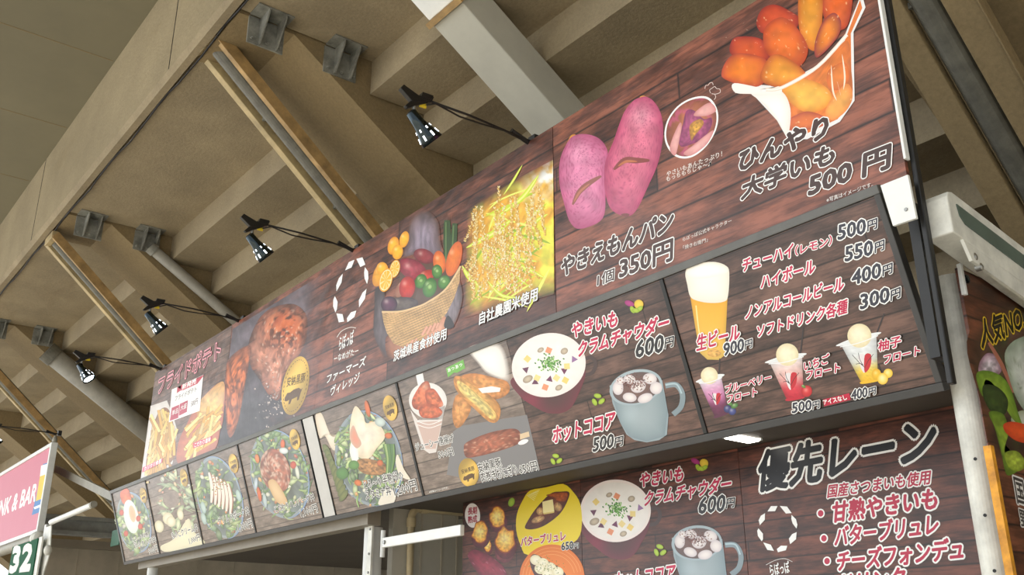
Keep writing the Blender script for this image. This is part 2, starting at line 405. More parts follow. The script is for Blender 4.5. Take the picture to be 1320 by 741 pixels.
# ------------------------------------------------------------------ structure: concourse under the stand
LM = 1.4                                     # scale of the stand's section
def SX(y, z): return (y * LM, z * LM + EYE)
ZT, Y0, Y1 = 4.49, 2.14, 3.265               # underside of the top unit, its front, first riser
DY, DZ, NST = .512, .305, 15
bm = BM(); box(bm, (-70, -14, -.2), (30, 26, 0)); structure('floor', bm, 'paving')
zc = 5.59 * LM + EYE
bm = BM(); box(bm, (-70, -5.5, zc), (30, Y0 * LM, zc + .3)); structure('ceiling', bm, 'ceiling_paint')
for k in range(12):                           # joints of the ceiling boards are thin raised strips
    pass
bm = BM()
for x in np.arange(-62, 24, 2.35): box(bm, (x, -5.5, zc - .004), (x + .012, 2.0 * LM, zc + .01))
structure('trim_1', bm, 'beam_concrete')
# fascia of the top seating unit with a chipped lower lip
bm = BM(); box(bm, (-70, 2.02 * LM, ZT * LM + EYE + .05), (30, 2.12 * LM, zc)); structure('wall_fascia', bm, 'fascia_concrete')
bm = BM(); prism(bm, [(-70, 2.02 * LM, ZT * LM + EYE + .05), (-70, 2.11 * LM, ZT * LM + EYE + .05), (-70, 2.11 * LM, ZT * LM + EYE - .03), (-70, 2.05 * LM, ZT * LM + EYE - .03)], (100, 0, 0)); structure('trim_2', bm, 'concrete')
bm = BM()
for x in np.arange(-10.02 - 6.3 * 8, 25, 6.3): box(bm, (x, 2.02 * LM - .004, ZT * LM + EYE + .05), (x + .014, 2.02 * LM, zc))
structure('trim_3', bm, 'black_steel')
BAY = 4.49 * LM; XA = -6.0 * LM; RW = .80 * LM
rakers = [XA + BAY * k for k in (2, 1, 0, -1, -2, -3, -4, -5)]      # x of each raker's right side
prof = [SX(2.14, ZT), SX(Y1, ZT)]
for k in range(NST):
    y = Y1 + DY * k; z = ZT - DZ * (k + 1)
    prof += [SX(y, z), SX(y + DY, z)]
for i, xr in enumerate(rakers):
    x1 = xr + BAY - RW - .012; x0 = xr + .03
    top = [(y, z + .62) for y, z in prof[::-1]]
    bm = BM(); prism(bm, [(x0, y, z) for y, z in prof] + [(x0, y, z) for y, z in top if True], (x1 - x0, 0, 0))
    structure('ceiling_steps', bm, 'concrete')
def rak_z(y): return ZT - .02 if y < 2.59 else ZT - .02 - .70 * (y - 2.59)
for i, xr in enumerate(rakers):
    ys = [2.14, 2.59, 2.75, 4, 6, 8, 10]
    poly = [(xr - RW, y * LM, rak_z(y) * LM + EYE) for y in ys] + [(xr - RW, y * LM, (rak_z(y) + 1.6) * LM + EYE) for y in ys[::-1]]
    bm = BM(); prism(bm, poly, (RW, 0, 0)); structure('beam', bm, 'beam_concrete')
# far end wall of the concourse and the booths' back
bm = BM(); box(bm, (-46, 14.2, 0), (30, 14.5, 9)); structure('wall_back', bm, 'dark_wall')
bm = BM(); box(bm, (-16.3, 3.4, 0), (-16.0, 14.2, EYE + 1.52)); structure('wall_left', bm, 'dark_wall')
bm = BM(); box(bm, (-16.0, 3.4, EYE + 1.50), (-15.9, 14.2, EYE + 1.62)); structure('trim_4', bm, 'canopy_beam')
bm = BM(); box(bm, (-16.0, 3.6, EYE + 1.68), (-15.8, 14.2, EYE + 1.74)); box(bm, (-15.96, 3.6, EYE + 1.74), (-15.86, 14.2, EYE + 1.9)); box(bm, (-16.0, 3.6, EYE + 1.9), (-15.8, 14.2, EYE + 1.96)); structure('beam', bm, 'steel_blue')
bm = BM()
for y in np.arange(4.2, 14, .62): box(bm, (-16.0, y, 0), (-15.992, y + .012, EYE + 1.5))
structure('trim_5', bm, 'dark_wall')
# ---- the booth: canopy beam, soffit, partition, back wall
SOF = EYE + .93
bm = BM(); box(bm, (-10.35, 3.26, SOF), (-1.71, 6.4, SOF + .05)); structure('ceiling_soffit', bm, 'soffit_board')
bm = BM(); box(bm, (-10.3, 3.30, SOF - .13), (-5.75, 3.40, SOF)); structure('beam', bm, 'canopy_beam')
bm = BM(); box(bm, (-5.86, 3.53, 0), (-5.80, 6.4, SOF)); structure('wall_partition', bm, 'wall_panel')
bm = BM()
for y in (3.75, 3.92, 4.05, 4.75, 5.1, 5.6): box(bm, (-5.80, y, .4), (-5.792, y + .014, SOF))
structure('trim_6', bm, 'dark_wall')
bm = BM(); box(bm, (-10.35, 6.4, 0), (-1.62, 6.5, SOF)); structure('wall_booth', bm, 'wall_panel')
bm = BM(); box(bm, (-10.35, 6.34, EYE + .52), (-5.86, 6.4, EYE + .6)); structure('trim_7', bm, 'canopy_beam')
bm = BM()
for x in np.arange(-10.1, -5.9, .55): box(bm, (x, 6.388, 0), (x + .02, 6.4, EYE + .52))
structure('trim_8', bm, 'wall_panel')
bm = BM(); box(bm, (-1.66, 3.46, 0), (-1.60, 6.4, SOF + .3)); structure('wall_right', bm, 'wall_panel')

# ------------------------------------------------------------------ steelwork under the stand
def bracket(xr, y, k, where):
    """galvanised angle bracket bolted over the joint at the raker's side"""
    e = empty('steel_bracket', (xr, y * LM, ZT * LM + EYE), f'grey steel gusset bracket {where}', 'bracket', 'gusset brackets under the stand')
    w = .20; zt = ZT * LM + EYE - .004; yc = y * LM
    bm = BM(); box(bm, (xr + .032, yc - w, zt - .014), (xr + .26, yc + w, zt)); link('top_plate', bm, 'bracket_steel', e)
    bm = BM(); box(bm, (xr + .001, yc - w, zt - .34), (xr + .018, yc + w, zt - .016)); link('side_plate', bm, 'bracket_steel', e)
    for s in (-.08, .11):
        bm = BM(); prism(bm, [(xr + .018, yc + s, zt - .016), (xr + .25, yc + s, zt - .016), (xr + .24, yc + s, zt - .06), (xr + .06, yc + s, zt - .33), (xr + .018, yc + s, zt - .33)], (0, .016, 0)); link('gusset', bm, 'bracket_steel', e)
    for s in (-.15, .02, .165):
        bm = BM(); lathe(bm, (xr + .018, yc + s, zt - .28), (1, 0, 0), [(0, .022), (.02, .022), (.021, .012), (.035, .012)], 6); link('bolt', bm, 'bracket_steel', e)
wh = ['on the beam nearest the square strut, higher of two', 'on the beam nearest the square strut, lower of two',
      'on the next beam, higher of two', 'at the head of the thin pale pipe',
      'on the farthest beam, at the picture edge', 'at the head of the thick grey pipe']
k = 0
for xr in rakers[2:5]:
    for y in (2.36, 2.99): bracket(xr, y, k, wh[k]); k += 1
# sloping channels: a grey pipe between two yellow steel angles
def channel(p1, p2, x, w, where, ext=1.0, lab='yellow steel', fw=.10, back=0, m1='yellow_steel', m2='ochre_steel'):
    a = onX(p1, x); b = onX(p2, x); d = b - a; b = b + d * ext; a = a - d * back
    e = empty('drain_channel', tuple(a), f'grey downpipe between two {lab} angles {where}', 'drain channel', 'sloping drain channels under the stand')
    s = Vector((w, 0, 0)); up = Vector((0, -d.z, d.y)).normalized()
    if up.z < 0: up = -up
    bm = BM(); bar(bm, a - s * .5, b - s * .5, fw, .10); link('side_angle', bm, m1, e, bevel=.008)
    bm = BM(); bar(bm, a + s * .52, b + s * .52, fw * 1.1, .11); bar(bm, a + s * .52 + Vector((fw * .55, 0, -.02)), b + s * .52 + Vector((fw * .55, 0, -.02)), .014, .14); link('side_angle', bm, m2, e, bevel=.006)
    bm = BM(); rod(bm, a + d * .03 + up * .05, b + up * .05, w * .24, 20); link('downpipe', bm, 'grey_pipe', e, smooth=False)
    for t in (.35, .8):
        q = a + d * t + up * .03; bm = BM(); bar(bm, q - s * .47, q + s * .47, .03, .05); link('clamp_band', bm, 'bracket_steel', e)
    bm = BM(); bar(bm, a - s * .5, a + s * .55, .09, .12); link('end_cap', bm, 'yellow_steel', e, bevel=.01)
    # leader pipe from the joint over the channel's head
    return e
xo = -6.62 * LM
channel((270, 55), (477, 312), xo, .42, 'under the beam beside the square painted strut')
channel((66, 308), (216, 480), xo - BAY, .42, 'running down behind the third clamp lamp', lab='rust-stained yellow')
channel((-40, 446), (132, 634), xo - 2 * BAY, .42, 'running down behind the pink bar sign', lab='narrow yellow')
channel((1190, 0), (1304, 200), -1.95 * LM, .44, 'above the white awning arm', 1.8, 'wide beige', fw=.2, back=.8, m1='beam_concrete', m2='beam_concrete')
# joint sealant line under the fascia and cables
e = tag(link('joint_cable', tube(BM(), [(-30, 2.13 * LM, ZT * LM + EYE - .02)] + [(x, 2.13 * LM + .012 * math.sin(x * 3.1), ZT * LM + EYE - .03 + .01 * math.sin(x * 7)) for x in np.arange(-29, -6, .35)], .010, 6), 'cable'), 'dark cable running along the joint under the fascia', 'cable')
# square painted strut
s = 1.12
xl, xr_ = -5.92 * s, -5.50 * s
pa = Vector((0, 3.70 * s, 5.16 * s + EYE)); pb = Vector((0, 5.2 * s, 4.19 * s + EYE))
e = empty('roof_strut', ((xl + xr_) / 2, pa.y, pa.z), 'pale grey square painted steel strut with flanged collar under the stand', 'strut')
d = (pb - pa); c0 = Vector(((xl + xr_) / 2, pa.y, pa.z + .16)); c1 = c0 + d * 1.8
bm = BM(); bar(bm, c0 + d * .13, c1, xr_ - xl, .36); link('shaft', bm, 'box_beam_paint', e, bevel=.012)
bm = BM(); bar(bm, c0 - d * .12, c0 + d * .10, xr_ - xl, .36); link('head', bm, 'white_paint', e, bevel=.012)
q_ = c0 + d * .02; bm = BM(); box(bm, (q_.x - .09, q_.y - .09, q_.z + .1), (q_.x + .09, q_.y + .09, ZT * LM + EYE - .01)); link('hanger', bm, 'box_beam_paint', e)
bm = BM(); bar(bm, c0 + d * .10, c0 + d * .13, xr_ - xl + .07, .44); link('flange', bm, 'ochre_steel', e)
# round pipes
a, b = onX((193, 318), -10.4 * LM), onX((304, 414), -10.4 * LM)
e = empty('round_pipe', tuple(a), 'thin round pale pipe sloping from a gusset bracket behind the second lamp', 'pipe')
bm = BM(); rod(bm, a, b + (b - a) * 1.2, .085, 20); link('tube', bm, 'pale_pipe', e, smooth=True)
bm = BM(); rod(bm, a, a + (b - a) * .06, .10, 20); link('socket', bm, 'bracket_steel', e)
a, b = onX((60, 452), -14.8 * LM), onX((196, 562), -14.8 * LM)
e = empty('round_pipe', tuple(a), 'thick round grey pipe sloping behind the lit lamp with a white glowing face', 'pipe')
bm = BM(); rod(bm, a, b + (b - a) * .8, .19, 24); link('tube', bm, 'pale_pipe', e, smooth=True)
bm = BM(); rod(bm, a, a + (b - a) * .08, .21, 24); link('socket', bm, 'grey_pipe', e)
a, b = onX((330, 12), -8.35), onX((276, 40), -8.9)
# ------------------------------------------------------------------ the booth's signs (planes), frame, posts
BY, BZ0, BZ1 = 3.0, EYE + 1.58, EYE + 2.645
XL = -9.60; XR = -1.553
XS1 = onY((299, 421), BY).x; XS2 = onY((713, 178), BY).x
def banner(name, x0, x1, label, mat):
    s = Sign(name, (x0, BY, BZ0), (1, 0, 0), (0, 0, 1), label, 'banner', 'banners along the top of the booth', mat)
    w = x1 - x0; h = BZ1 - BZ0
    s.panel([(0, 0), (w, 0), (w, h), (0, h)], .02, 'sheet', pad=1)
    return s
fries = banner('food_banner', XL, XS1 - .004, 'banner sheet with two servings of french fries and a white price card', 'print_fries')
farm = banner('food_banner', XS1, XS2 - .004, 'long wood-print banner with grilled pork, leaf ring emblem, vegetable basket and rice ears', 'print_banner')
sweet = banner('food_banner', XS2, XR, 'wood-print banner with two pink buns and a cup of glazed potato chunks', 'print_banner')
# tilted row of menu posters under the banners
RO = np.array((-10.47, 2.995, EYE + 1.545)); RV = np.array((0, -.22, .652)); RV /= np.linalg.norm(RV)
row = Sign('menu_display', RO, (1, 0, 0), RV, 'long dark tilted frame with rails and dividers holding the row of menu posters', 'sign display', None, 'print_row')
ruv = lambda *p: row.plane_uv(p)
RH = .696; RW0 = 0.0; RW1 = 8.786
us = [float(ruv(a, b)[:, 0].mean()) for a, b in (((187, 621.5), (207, 714)), ((240.8, 601), (263, 701.5)), ((304.6, 574.6), (331.8, 686)),
      ((387, 542), (418.5, 667)), ((404.5, 535.6), (434, 663)), ((512.5, 502), (547, 639)), ((653, 440), (697.5, 608)), ((854, 360), (909, 559)))]
def rbox(name, u0, u1, v0, v1, z0, z1, m, bevel=.003):
    return link(name, box(BM(), (u0, v0, z0), (u1, v1, z1)), m, row.root, bevel=bevel, world_space=False)
rbox('backing', -.03, RW1 + .02, -RH - .03, .03, -.035, -.012, 'dark_frame')
rbox('top_rail', -.035, RW1 + .028, .002, .036, -.035, .010, 'rail_grey')
rbox('bottom_rail', -.035, RW1 + .028, -RH - .034, -RH - .002, -.035, .010, 'dark_frame')
rbox('side_rail', -.035, -.004, -RH - .002, .002, -.035, .009, 'rail_grey'); rbox('side_rail', RW1 + .003, RW1 + .028, -RH - .002, .002, -.035, .009, 'dark_frame')
for k in (0, 1, 2, 5, 7): rbox('divider', us[k] - .011, us[k] + .011, -RH, 0, -.012, .006, 'black_steel', .002)
rbox('divider', us[3] - .004, us[3] + .006, -RH, 0, -.012, .006, 'black_steel', .002)
rbox('cover_strip', us[3] + .02, us[4] - .012, -RH, 0, -.012, .003, 'strip_grey', .002)
rbox('divider', us[4] - .012, us[4] - .002, -RH, 0, -.012, .006, 'black_steel', .002)
def poster(u0, u1, label, mat='print_row', color=None):
    s = Sign('menu_poster', RO + np.array((u0, 0, 0)), (1, 0, 0), RV, label, 'menu poster', 'menu posters in the tilted frame', mat)
    s.panel([(0, -RH), (u1 - u0, -RH), (u1 - u0, 0), (0, 0)], .006, 'sheet', pad=1, color=color)
    return s
egg = poster(0, us[0] - .012, 'narrow menu poster at the far end showing a soft egg on a salad bowl', 'print_glare')
pale = poster(us[0] + .012, us[1] - .012, 'glare-paled menu poster between the egg bowl and the sliced meat bowl', 'print_glare')
sliced = poster(us[1] + .012, us[2] - .012, 'menu poster of a bowl with pale sliced meat fanned over greens', 'print_glare')
burger = poster(us[2] + .012, us[3] - .006, 'menu poster of a brown hamburg patty in a blue-rimmed bowl', 'print_glare')
stamina = poster(us[4], us[5] - .012, 'menu poster of noodles and greens priced 1,200 yen beside the white strip', 'print_glare')
fried = poster(us[5] + .012, us[6] - .002, 'menu poster with fried chicken cup, fried sandwich and meat roll', 'print_glare')
mugs = poster(us[6] + .001, us[7] - .012, 'menu poster with a chowder mug and a pale blue cocoa mug in the tilted frame')
drinks = poster(us[7] + .012, RW1, 'drinks menu poster with a beer glass, four price lines and three ice floats')
# boards over the counter
MY = 3.75; MZ1 = SOF - .004; MZ0 = EYE - .02
def mboard(x0, x1, label):
    s = Sign('menu_board', (x0, MY, MZ0), (1, 0, 0), (0, 0, 1), label, 'menu board', 'menu boards over the counter', 'print_board')
    s.panel([(0, 0), (x1 - x0, 0), (x1 - x0, MZ1 - MZ0), (0, MZ1 - MZ0)], .012, 'sheet', pad=1); return s
bx = [onY((597, 660), MY).x, onY((750, 690), MY).x, onY((958, 660), MY).x]
roast = mboard(bx[0], bx[1] - .003, 'counter board with split roasted sweet potatoes and a yellow plate')
mugs2 = mboard(bx[1], bx[2] - .003, 'counter board repeating the chowder and cocoa mugs below the tilted frame')
lane = mboard(bx[2], -1.70, 'counter board headed with big black characters above a red bulleted list')
# soffit light behind the frame
e = empty('soffit_light', (-2.82, 3.55, SOF), 'lit white flat panel light in the soffit above the counter board', 'ceiling light')
q = [onZ(p, SOF - .012) for p in ((930, 566), (960, 559), (988, 567), (959, 575))]
x0 = min(q[0].x, q[3].x) ; x1 = max(q[1].x, q[2].x); y0 = q[0].y; y1 = q[2].y
link('diffuser', box(BM(), (x0 + .06, y0 + .0, SOF - .014), (x1 - .06, y1 - .01, SOF - .002)), 'panel_glow', e)
bm = BM(); box(bm, (x0 + .05, y0 - .012, SOF - .01), (x1 - .05, y0, SOF)); link('frame_strip', bm, 'white_paint', e); bm = BM(); box(bm, (x0 + .05, y1 - .01, SOF - .01), (x1 - .05, y1 + .002, SOF)); link('frame_strip', bm, 'white_paint', e)
# posts
def post(x, y, r, z0, z1, label, m='dirty_white', holes=()):
    e = empty('booth_post', (x, y, z0), label, 'post', 'round white posts of the booths')
    link('shaft', rod(BM(), (x, y, z0), (x, y, z1), r, 32), m, e, smooth=False)
    link('base_plate', lathe(BM(), (x, y, 0), (0, 0, 1), [(0, r * 1.4), (.012, r * 1.4), (.014, r * 1.2), (.04, r * 1.2)], 24), 'rail_grey', e)
    return e
col = post(-5.89, 3.43, .062, 0, SOF - .13, 'round white post beside the hinged white arm, under the tilted frame', 'white_metal')
link('hinge_plate', box(BM(), (-5.845, 3.36, EYE + .46), (-5.79, 3.375, EYE + .82)), 'dirty_white', col)
for z in (.50, .62, .78): link('screw', lathe(BM(), (-5.815, 3.36, EYE + z), (0, -1, 0), [(0, .009), (.008, .007)], 12), 'screw', col)
pr = post(-1.646, 3.36, .0535, 0, EYE + 1.30, 'round white scuffed post at the booth corner beside the vegetable poster', 'dirty_white')
for z in (.62, .43, .25, .08): link('screw_hole', lathe(BM(), (-1.634, 3.3078, EYE + z), (.2, -1, 0), [(0, .006), (.001, .006)], 10), 'black_steel', pr)
p = onY((198, 725), 3.36)
post(p.x, 3.36, .05, 0, EYE + .80, 'thin white post under the far end of the tilted frame', 'white_metal')
a = onY((494, 700), 3.36); b = onY((597, 678), 3.36)
e = empty('hinged_arm', tuple(a), 'flat white hinged arm reaching from the post toward the counter board', 'arm')
link('bar', box(BM(), (a.x + .02, 3.34, a.z - .031), (b.x, 3.37, a.z + .031)), 'white_paint', e, bevel=.004)
link('hinge_knuckle', rod(BM(), (a.x + .01, 3.352, a.z - .09), (a.x + .01, 3.352, a.z + .08), .016, 14), 'white_metal', e)
link('pin', lathe(BM(), (a.x + .05, 3.34, a.z), (0, -1, 0), [(0, .014), (.01, .012)], 12), 'screw', e)
# cream conduit on the partition
e = empty('conduit_pipe', (-5.74, 3.62, EYE), 'cream conduit pipe with an elbow on the grey partition beside the white post', 'pipe')
p0 = onX((528, 741), -5.76); p1 = onX((530, 656), -5.76); p2 = onX((598, 668), -5.76)
zt = p1.z + .01
pts = [(-5.76, p0.y, EYE - .6), (-5.76, p0.y, zt - .07)] + [(-5.76, p0.y + .07 * (1 - math.cos(t)), zt - .07 + .07 * math.sin(t)) for t in np.linspace(.2, 1.57, 6)] + [(-5.76, p0.y + .9, zt)]
link('tube', tube(BM(), pts, .026, 14), 'cream_pipe', e, smooth=True)
link('elbow_collar', rod(BM(), (-5.76, p0.y, zt - .13), (-5.76, p0.y, zt - .07), .033, 16), 'cream_pipe', e)
link('elbow_collar', rod(BM(), (-5.76, p0.y + .07, zt), (-5.76, p0.y + .12, zt), .033, 16), 'cream_pipe', e)
for y in (.42, .72): link('pipe_clip', box(BM(), (-5.798, p0.y + y, zt - .045), (-5.728, p0.y + y + .025, zt + .045)), 'screw', e)
link('lock_eye', lathe(BM(), (-5.80, 4.35, EYE + .62), (1, 0, 0), [(0, .02), (.008, .02), (.01, .012)], 16), 'black_steel', tag(empty('door_lock', (-5.8, 4.35, EYE + .62), 'small round black lock eye on the grey partition', 'lock'), None))
# banner edge, black corner post, white mounting plate
e = empty('corner_post', (-1.52, 3.07, EYE), 'black square steel post at the end of the banner and tilted frame', 'post')
link('tube', box(BM(), (-1.546, 3.025, EYE + .82), (-1.526, 3.055, EYE + 3.1)), 'black_steel', e, bevel=.004)
link('side_flange', box(BM(), (-1.612, 3.07, EYE + .93), (-1.575, 3.15, EYE + 1.50)), 'black_steel', e)
link('white_trim', box(BM(), (-1.5515, 2.992, BZ0 + .06), (-1.541, 3.02, EYE + 2.9)), 'white_paint', e, bevel=.002)
e = empty('mounting_plate', (-1.6, 2.98, EYE + 1.42), 'white mounting plate with one screw between the banner and the tilted frame', 'plate')
P = [onY(p, 2.972) for p in ((1135, 239), (1170, 225), (1181, 281), (1151, 291))]
link('plate', prism(BM(), P, (0, .012, 0)), 'white_paint', e)
sp = onY((1168, 270), 2.971); link('screw', lathe(BM(), sp, (0, -1, 0), [(0, .007), (.004, .006)], 12), 'screw', e)
link('clip', box(BM(), (-1.62, 2.985, EYE + 1.50), (-1.56, 3.03, EYE + 1.53)), 'black_steel', e)

# ------------------------------------------------------------------ clamp lamps on arms over the banner
LX = [-3.67, -5.62, -7.57, -9.45, -13.3]
LL = ['clamp lamp nearest the square painted strut, above the rice picture', 'clamp lamp above the leaf ring emblem, between two drain channels',
      'clamp lamp above the grilled pork picture, its glowing mouth edge-on', 'clamp lamp at the far end of the banner with its white lit face showing', 'pale clamp lamp over the pink bar sign at the picture edge']
def clamp_lamp(x, label, face=False):
    P = lambda a: onX(a, -3.67) + Vector((x + 3.67, 0, 0))
    base = P((545, 128)); e = empty('clamp_lamp', tuple(base), label, 'lamp', 'clamp lamps on arms over the banner')
    th = Vector((.014, 0, 0))
    link('upper_jaw', prism(BM(), [P(a) - th for a in ((515, 115), (519, 110), (538, 124), (558, 126), (555, 133), (530, 132))], th * 2), 'black_plastic', e, bevel=.003)
    link('lower_jaw', prism(BM(), [P(a) - th * .8 for a in ((528, 131), (552, 129), (550, 134), (535, 137), (524, 140), (521, 137))], th * 1.6), 'black_plastic', e, bevel=.003)
    link('clamp_pad', prism(BM(), [P(a) - th * 1.2 for a in ((543, 120), (557, 125), (554, 130), (541, 126))], th * 2.4), 'black_plastic', e, bevel=.002)
    n0, n1 = P((533, 134)), P((534, 143)); link('neck', rod(BM(), n0, n1, .010, 12), 'screw', e)
    tp = P((545, 136)); link('cable_tag', box(BM(), tp - Vector((.006, .02, .012)), tp + Vector((.006, .02, .014))), 'tag_yellow', e, bevel=.003)
    s0, s1 = P((529, 144)), P((557, 182)); ax = (s1 - s0).normalized()
    if face: ax = Vector((.30, .42, -.62)).normalized()
    L = .185
    pr_ = [(0, .022), (.004, .029), (.07, .033), (.085, .036), (.15, .054), (L, .062), (L, .058), (.15, .05), (.10, .036)]
    sh = link('shade', lathe(BM(), s0, ax, pr_, 32, cap=False), 'chrome', e, smooth=True)
    link('shade_cap', lathe(BM(), s0 - ax * .004, ax, [(0, .018), (.006, .026), (.012, .026)], 24), 'black_plastic', e)
    d, s, u = frame_of(ax)
    for k in range(7):                                             # lit vent slots round the shade
        t = 2 * math.pi * k / 7 + .65; r_ = s * math.cos(t) + u * math.sin(t); tt = -s * math.sin(t) + u * math.cos(t)
        for (a0, r0, a1, r1, w) in ((.100, .0420, .114, .0462, .0035), (.134, .0512, .162, .0582, .0048)):
            A = s0 + ax * a0 + r_ * r0; B = s0 + ax * a1 + r_ * r1
            bm = BM(); prism(bm, [A - tt * w, A + tt * w, B + tt * w, B - tt * w], r_ * .0015); link('vent_slot', bm, 'slot_glow', sh, world_space=False)
    link('bulb', lathe(BM(), s0 + ax * .10, ax, [(0, .02), (.04, .042), (.068, .05), (.078, .044), (.083, .02)], 24), 'lamp_glow', e, smooth=True)
    ld = bpy.data.lights.new('bulb_light', 'SPOT'); ld.energy = 9; ld.spot_size = math.radians(95); ld.spot_blend = .8; ld.color = (.93, .97, 1); ld.shadow_soft_size = .04
    lo = bpy.data.objects.new('bulb_light', ld); COL.objects.link(lo); lo.parent = e; lo.matrix_parent_inverse = e.matrix_basis.inverted()
    lo.matrix_world = Matrix.Translation(s0 + ax * (L + .004)) @ ax.to_track_quat('-Z', 'Y').to_matrix().to_4x4()
    q0, q1 = P((556, 131)), Vector((x, 3.04, EYE + 2.66)); m = (q0 + q1) / 2
    link('arm', tube(BM(), [q0, q0.lerp(q1, .35) + Vector((0, 0, .008)), q0.lerp(q1, .7), q0.lerp(q1, .88) + Vector((0, 0, -.012)), q1], .0065, 8), 'cable', e, smooth=True)
    link('power_cable', tube(BM(), [tp, q0 + Vector((.012, .02, -.01)), q0.lerp(q1, .25) + Vector((.01, 0, -.03)), q0.lerp(q1, .45) + Vector((.008, 0, -.022)), q0.lerp(q1, .72) + Vector((.006, 0, -.004)), q1 + Vector((.01, 0, -.01))], .005, 6), 'cable', e, smooth=True)
    c = q0.lerp(q1, .86); link('arm_sleeve', rod(BM(), c - Vector((0, .06, -.016)), c + Vector((0, .06, -.018)), .014, 10), 'black_plastic', e)
    link('arm_foot', box(BM(), q1 - Vector((.03, .015, .03)), q1 + Vector((.03, .03, .035))), 'black_plastic', e, bevel=.004)
    return e
for x, l in zip(LX, LL): clamp_lamp(x, l, x == -9.45)

# ------------------------------------------------------------------ neighbouring stall with the pink sign
PX0, PX1, PZ0, PZ1 = -18.4, -13.4, EYE + 1.465, EYE + 2.50
MATS['print_pink'] = None
print_mat('print_pink', .5, (206, 118, 138), (214, 128, 146), (206, 120, 140), gloss=.5, wrinkle=.2, spec=.25)
pink = Sign('bar_sign', (PX0, 3.0, PZ0), (1, 0, 0), (0, 0, 1), 'pink bar sign with white capital letters and a beer picture', 'sign', None, 'print_pink')
w, h = PX1 - PX0, PZ1 - PZ0
pink.panel([(0, 0), (w, 0), (w, h), (0, h)], .02, 'sheet', pad=1, color=(208, 122, 142))
for nm, a, b in (('frame_rail', (0, h, -.06), (w, h + .05, .02)), ('frame_rail', (0, -.05, -.06), (w, 0, .02)), ('frame_rail', (w, -.05, -.06), (w + .06, h + .05, .02))):
    link(nm, box(BM(), a, b), 'white_metal', pink.root, bevel=.005, world_space=False)
link('rail_knob', lathe(BM(), (w + .03, h + .05, -.02), (0, 1, 0), [(0, .03), (.05, .03), (.09, .015)], 14), 'pale_pipe', pink.root, world_space=False)
text(pink, 'DRINK & BAR', (-17, 673), (45, 645.5), 20, (250, 248, 246), .03, lean=(4, -20))
p = Pic(pink, 'beer_picture')
p.poly([(55.6, 598), (62.6, 596), (54, 659), (41, 664)], (70, 128, 190)); p.poly([(52, 612), (59.5, 609), (55.5, 642), (46, 646)], (236, 196, 60)); p.poly([(53, 600), (60.5, 598), (59.5, 611), (51.5, 614)], (250, 246, 236))
p.line([(44, 655), (54, 651)], 3, (240, 244, 250)); p.build()
# awning roll with rounded end, posts, arm
e = empty('awning_roll', (-13, 2.95, EYE + 1.36), 'grey rounded awning roll running under the pink bar sign', 'awning')
link('tube', rod(BM(), (-18.4, 2.98, EYE + 1.335), (-13.25, 2.98, EYE + 1.335), .07, 24), 'pale_pipe', e, smooth=False)
link('end_cap', lathe(BM(), (-13.25, 2.98, EYE + 1.335), (1, 0, 0), [(0, .09), (.06, .09), (.11, .07), (.13, .03)], 24), 'dirty_white', e)
e = empty('awning_bracket', (-12.85, 3.0, EYE), 'white bracket post with a ball knob beside the green number plate', 'bracket')
link('upright', box(BM(), (-13.0, 2.98, 0), (-12.93, 3.05, EYE + 1.48)), 'white_metal', e, bevel=.004)
link('plate', prism(BM(), [onY(q, 2.97) for q in ((58, 680), (66, 677), (64, 712), (55, 741), (47, 741), (55, 712))], (0, .012, 0)), 'dirty_white', e)
kp = onY((63, 709), 2.93); link('knob', lathe(BM(), kp + Vector((0, .03, 0)), (0, -1, 0), [(0, .02), (.02, .055), (.05, .06), (.075, .04), (.085, .01)], 20), 'dirty_white', e, smooth=True)
a, b = onY((66, 673), 2.96), onY((118, 657), 2.96)
e = empty('support_tube', tuple(a), 'short white tube sticking out beside the pink bar sign toward the egg poster', 'tube')
link('tube', rod(BM(), a, Vector((b.x, b.y, a.z + .02)), .032, 18), 'white_paint', e); link('tip', rod(BM(), Vector((b.x, b.y, a.z + .02)), Vector((b.x + .06, b.y, a.z + .02)), .036, 18), 'pale_pipe', e)
MATS['print_green'] = None; print_mat('print_green', .5, (20, 92, 62), (24, 98, 66), (20, 92, 62), gloss=.7, spec=.15)
n32 = Sign('number_plate', tuple(onY((10, 741), 2.9)), (1, 0, 0), (0, 0, 1), 'green number plate with a white 32 under the pink bar sign', 'sign', None, 'print_green')
uv = n32.plane_uv([(10, 707), (46.5, 709), (41, 741)]); n32.panel([(0, -.35), (uv[2][0], -.35), (uv[2][0], uv[0][1]), (0, uv[0][1])], .015, 'plate', pad=1, color=(16, 88, 58))
text(n32, '32', (12, 737), (38, 734), 23, (240, 242, 238), .04)
link('rim', box(BM(), (uv[2][0] + .01, -.35, -.03), (uv[2][0] + .16, uv[0][1] + .01, -.012)), 'dirty_white', n32.root, world_space=False)
a, b = onY((72, 604), 3.3), onY((149, 642), 3.3)
e = empty('brace_bar', tuple(a), 'pale flat brace bar descending behind the pink sign to the tilted frame', 'brace')
link('bar', bar(BM(), a, b, .03, .09), 'pale_pipe', e); link('end_plate', box(BM(), b - Vector((.05, .02, .08)), b + Vector((.05, .02, .08))), 'rail_grey', e)
a = onX((152, 682), -11.6); b = onX((155, 703), -11.6)
e = empty('exit_plate', tuple(a), 'small dark green plate hanging behind the egg poster', 'plate')
link('plate', box(BM(), (a.x - .2, a.y, b.z), (a.x + .1, a.y + .02, a.z)), 'green_panel', e); link('hanger', rod(BM(), (a.x, a.y + .01, a.z), (a.x, a.y + .01, a.z + .12), .008, 8), 'black_steel', e)

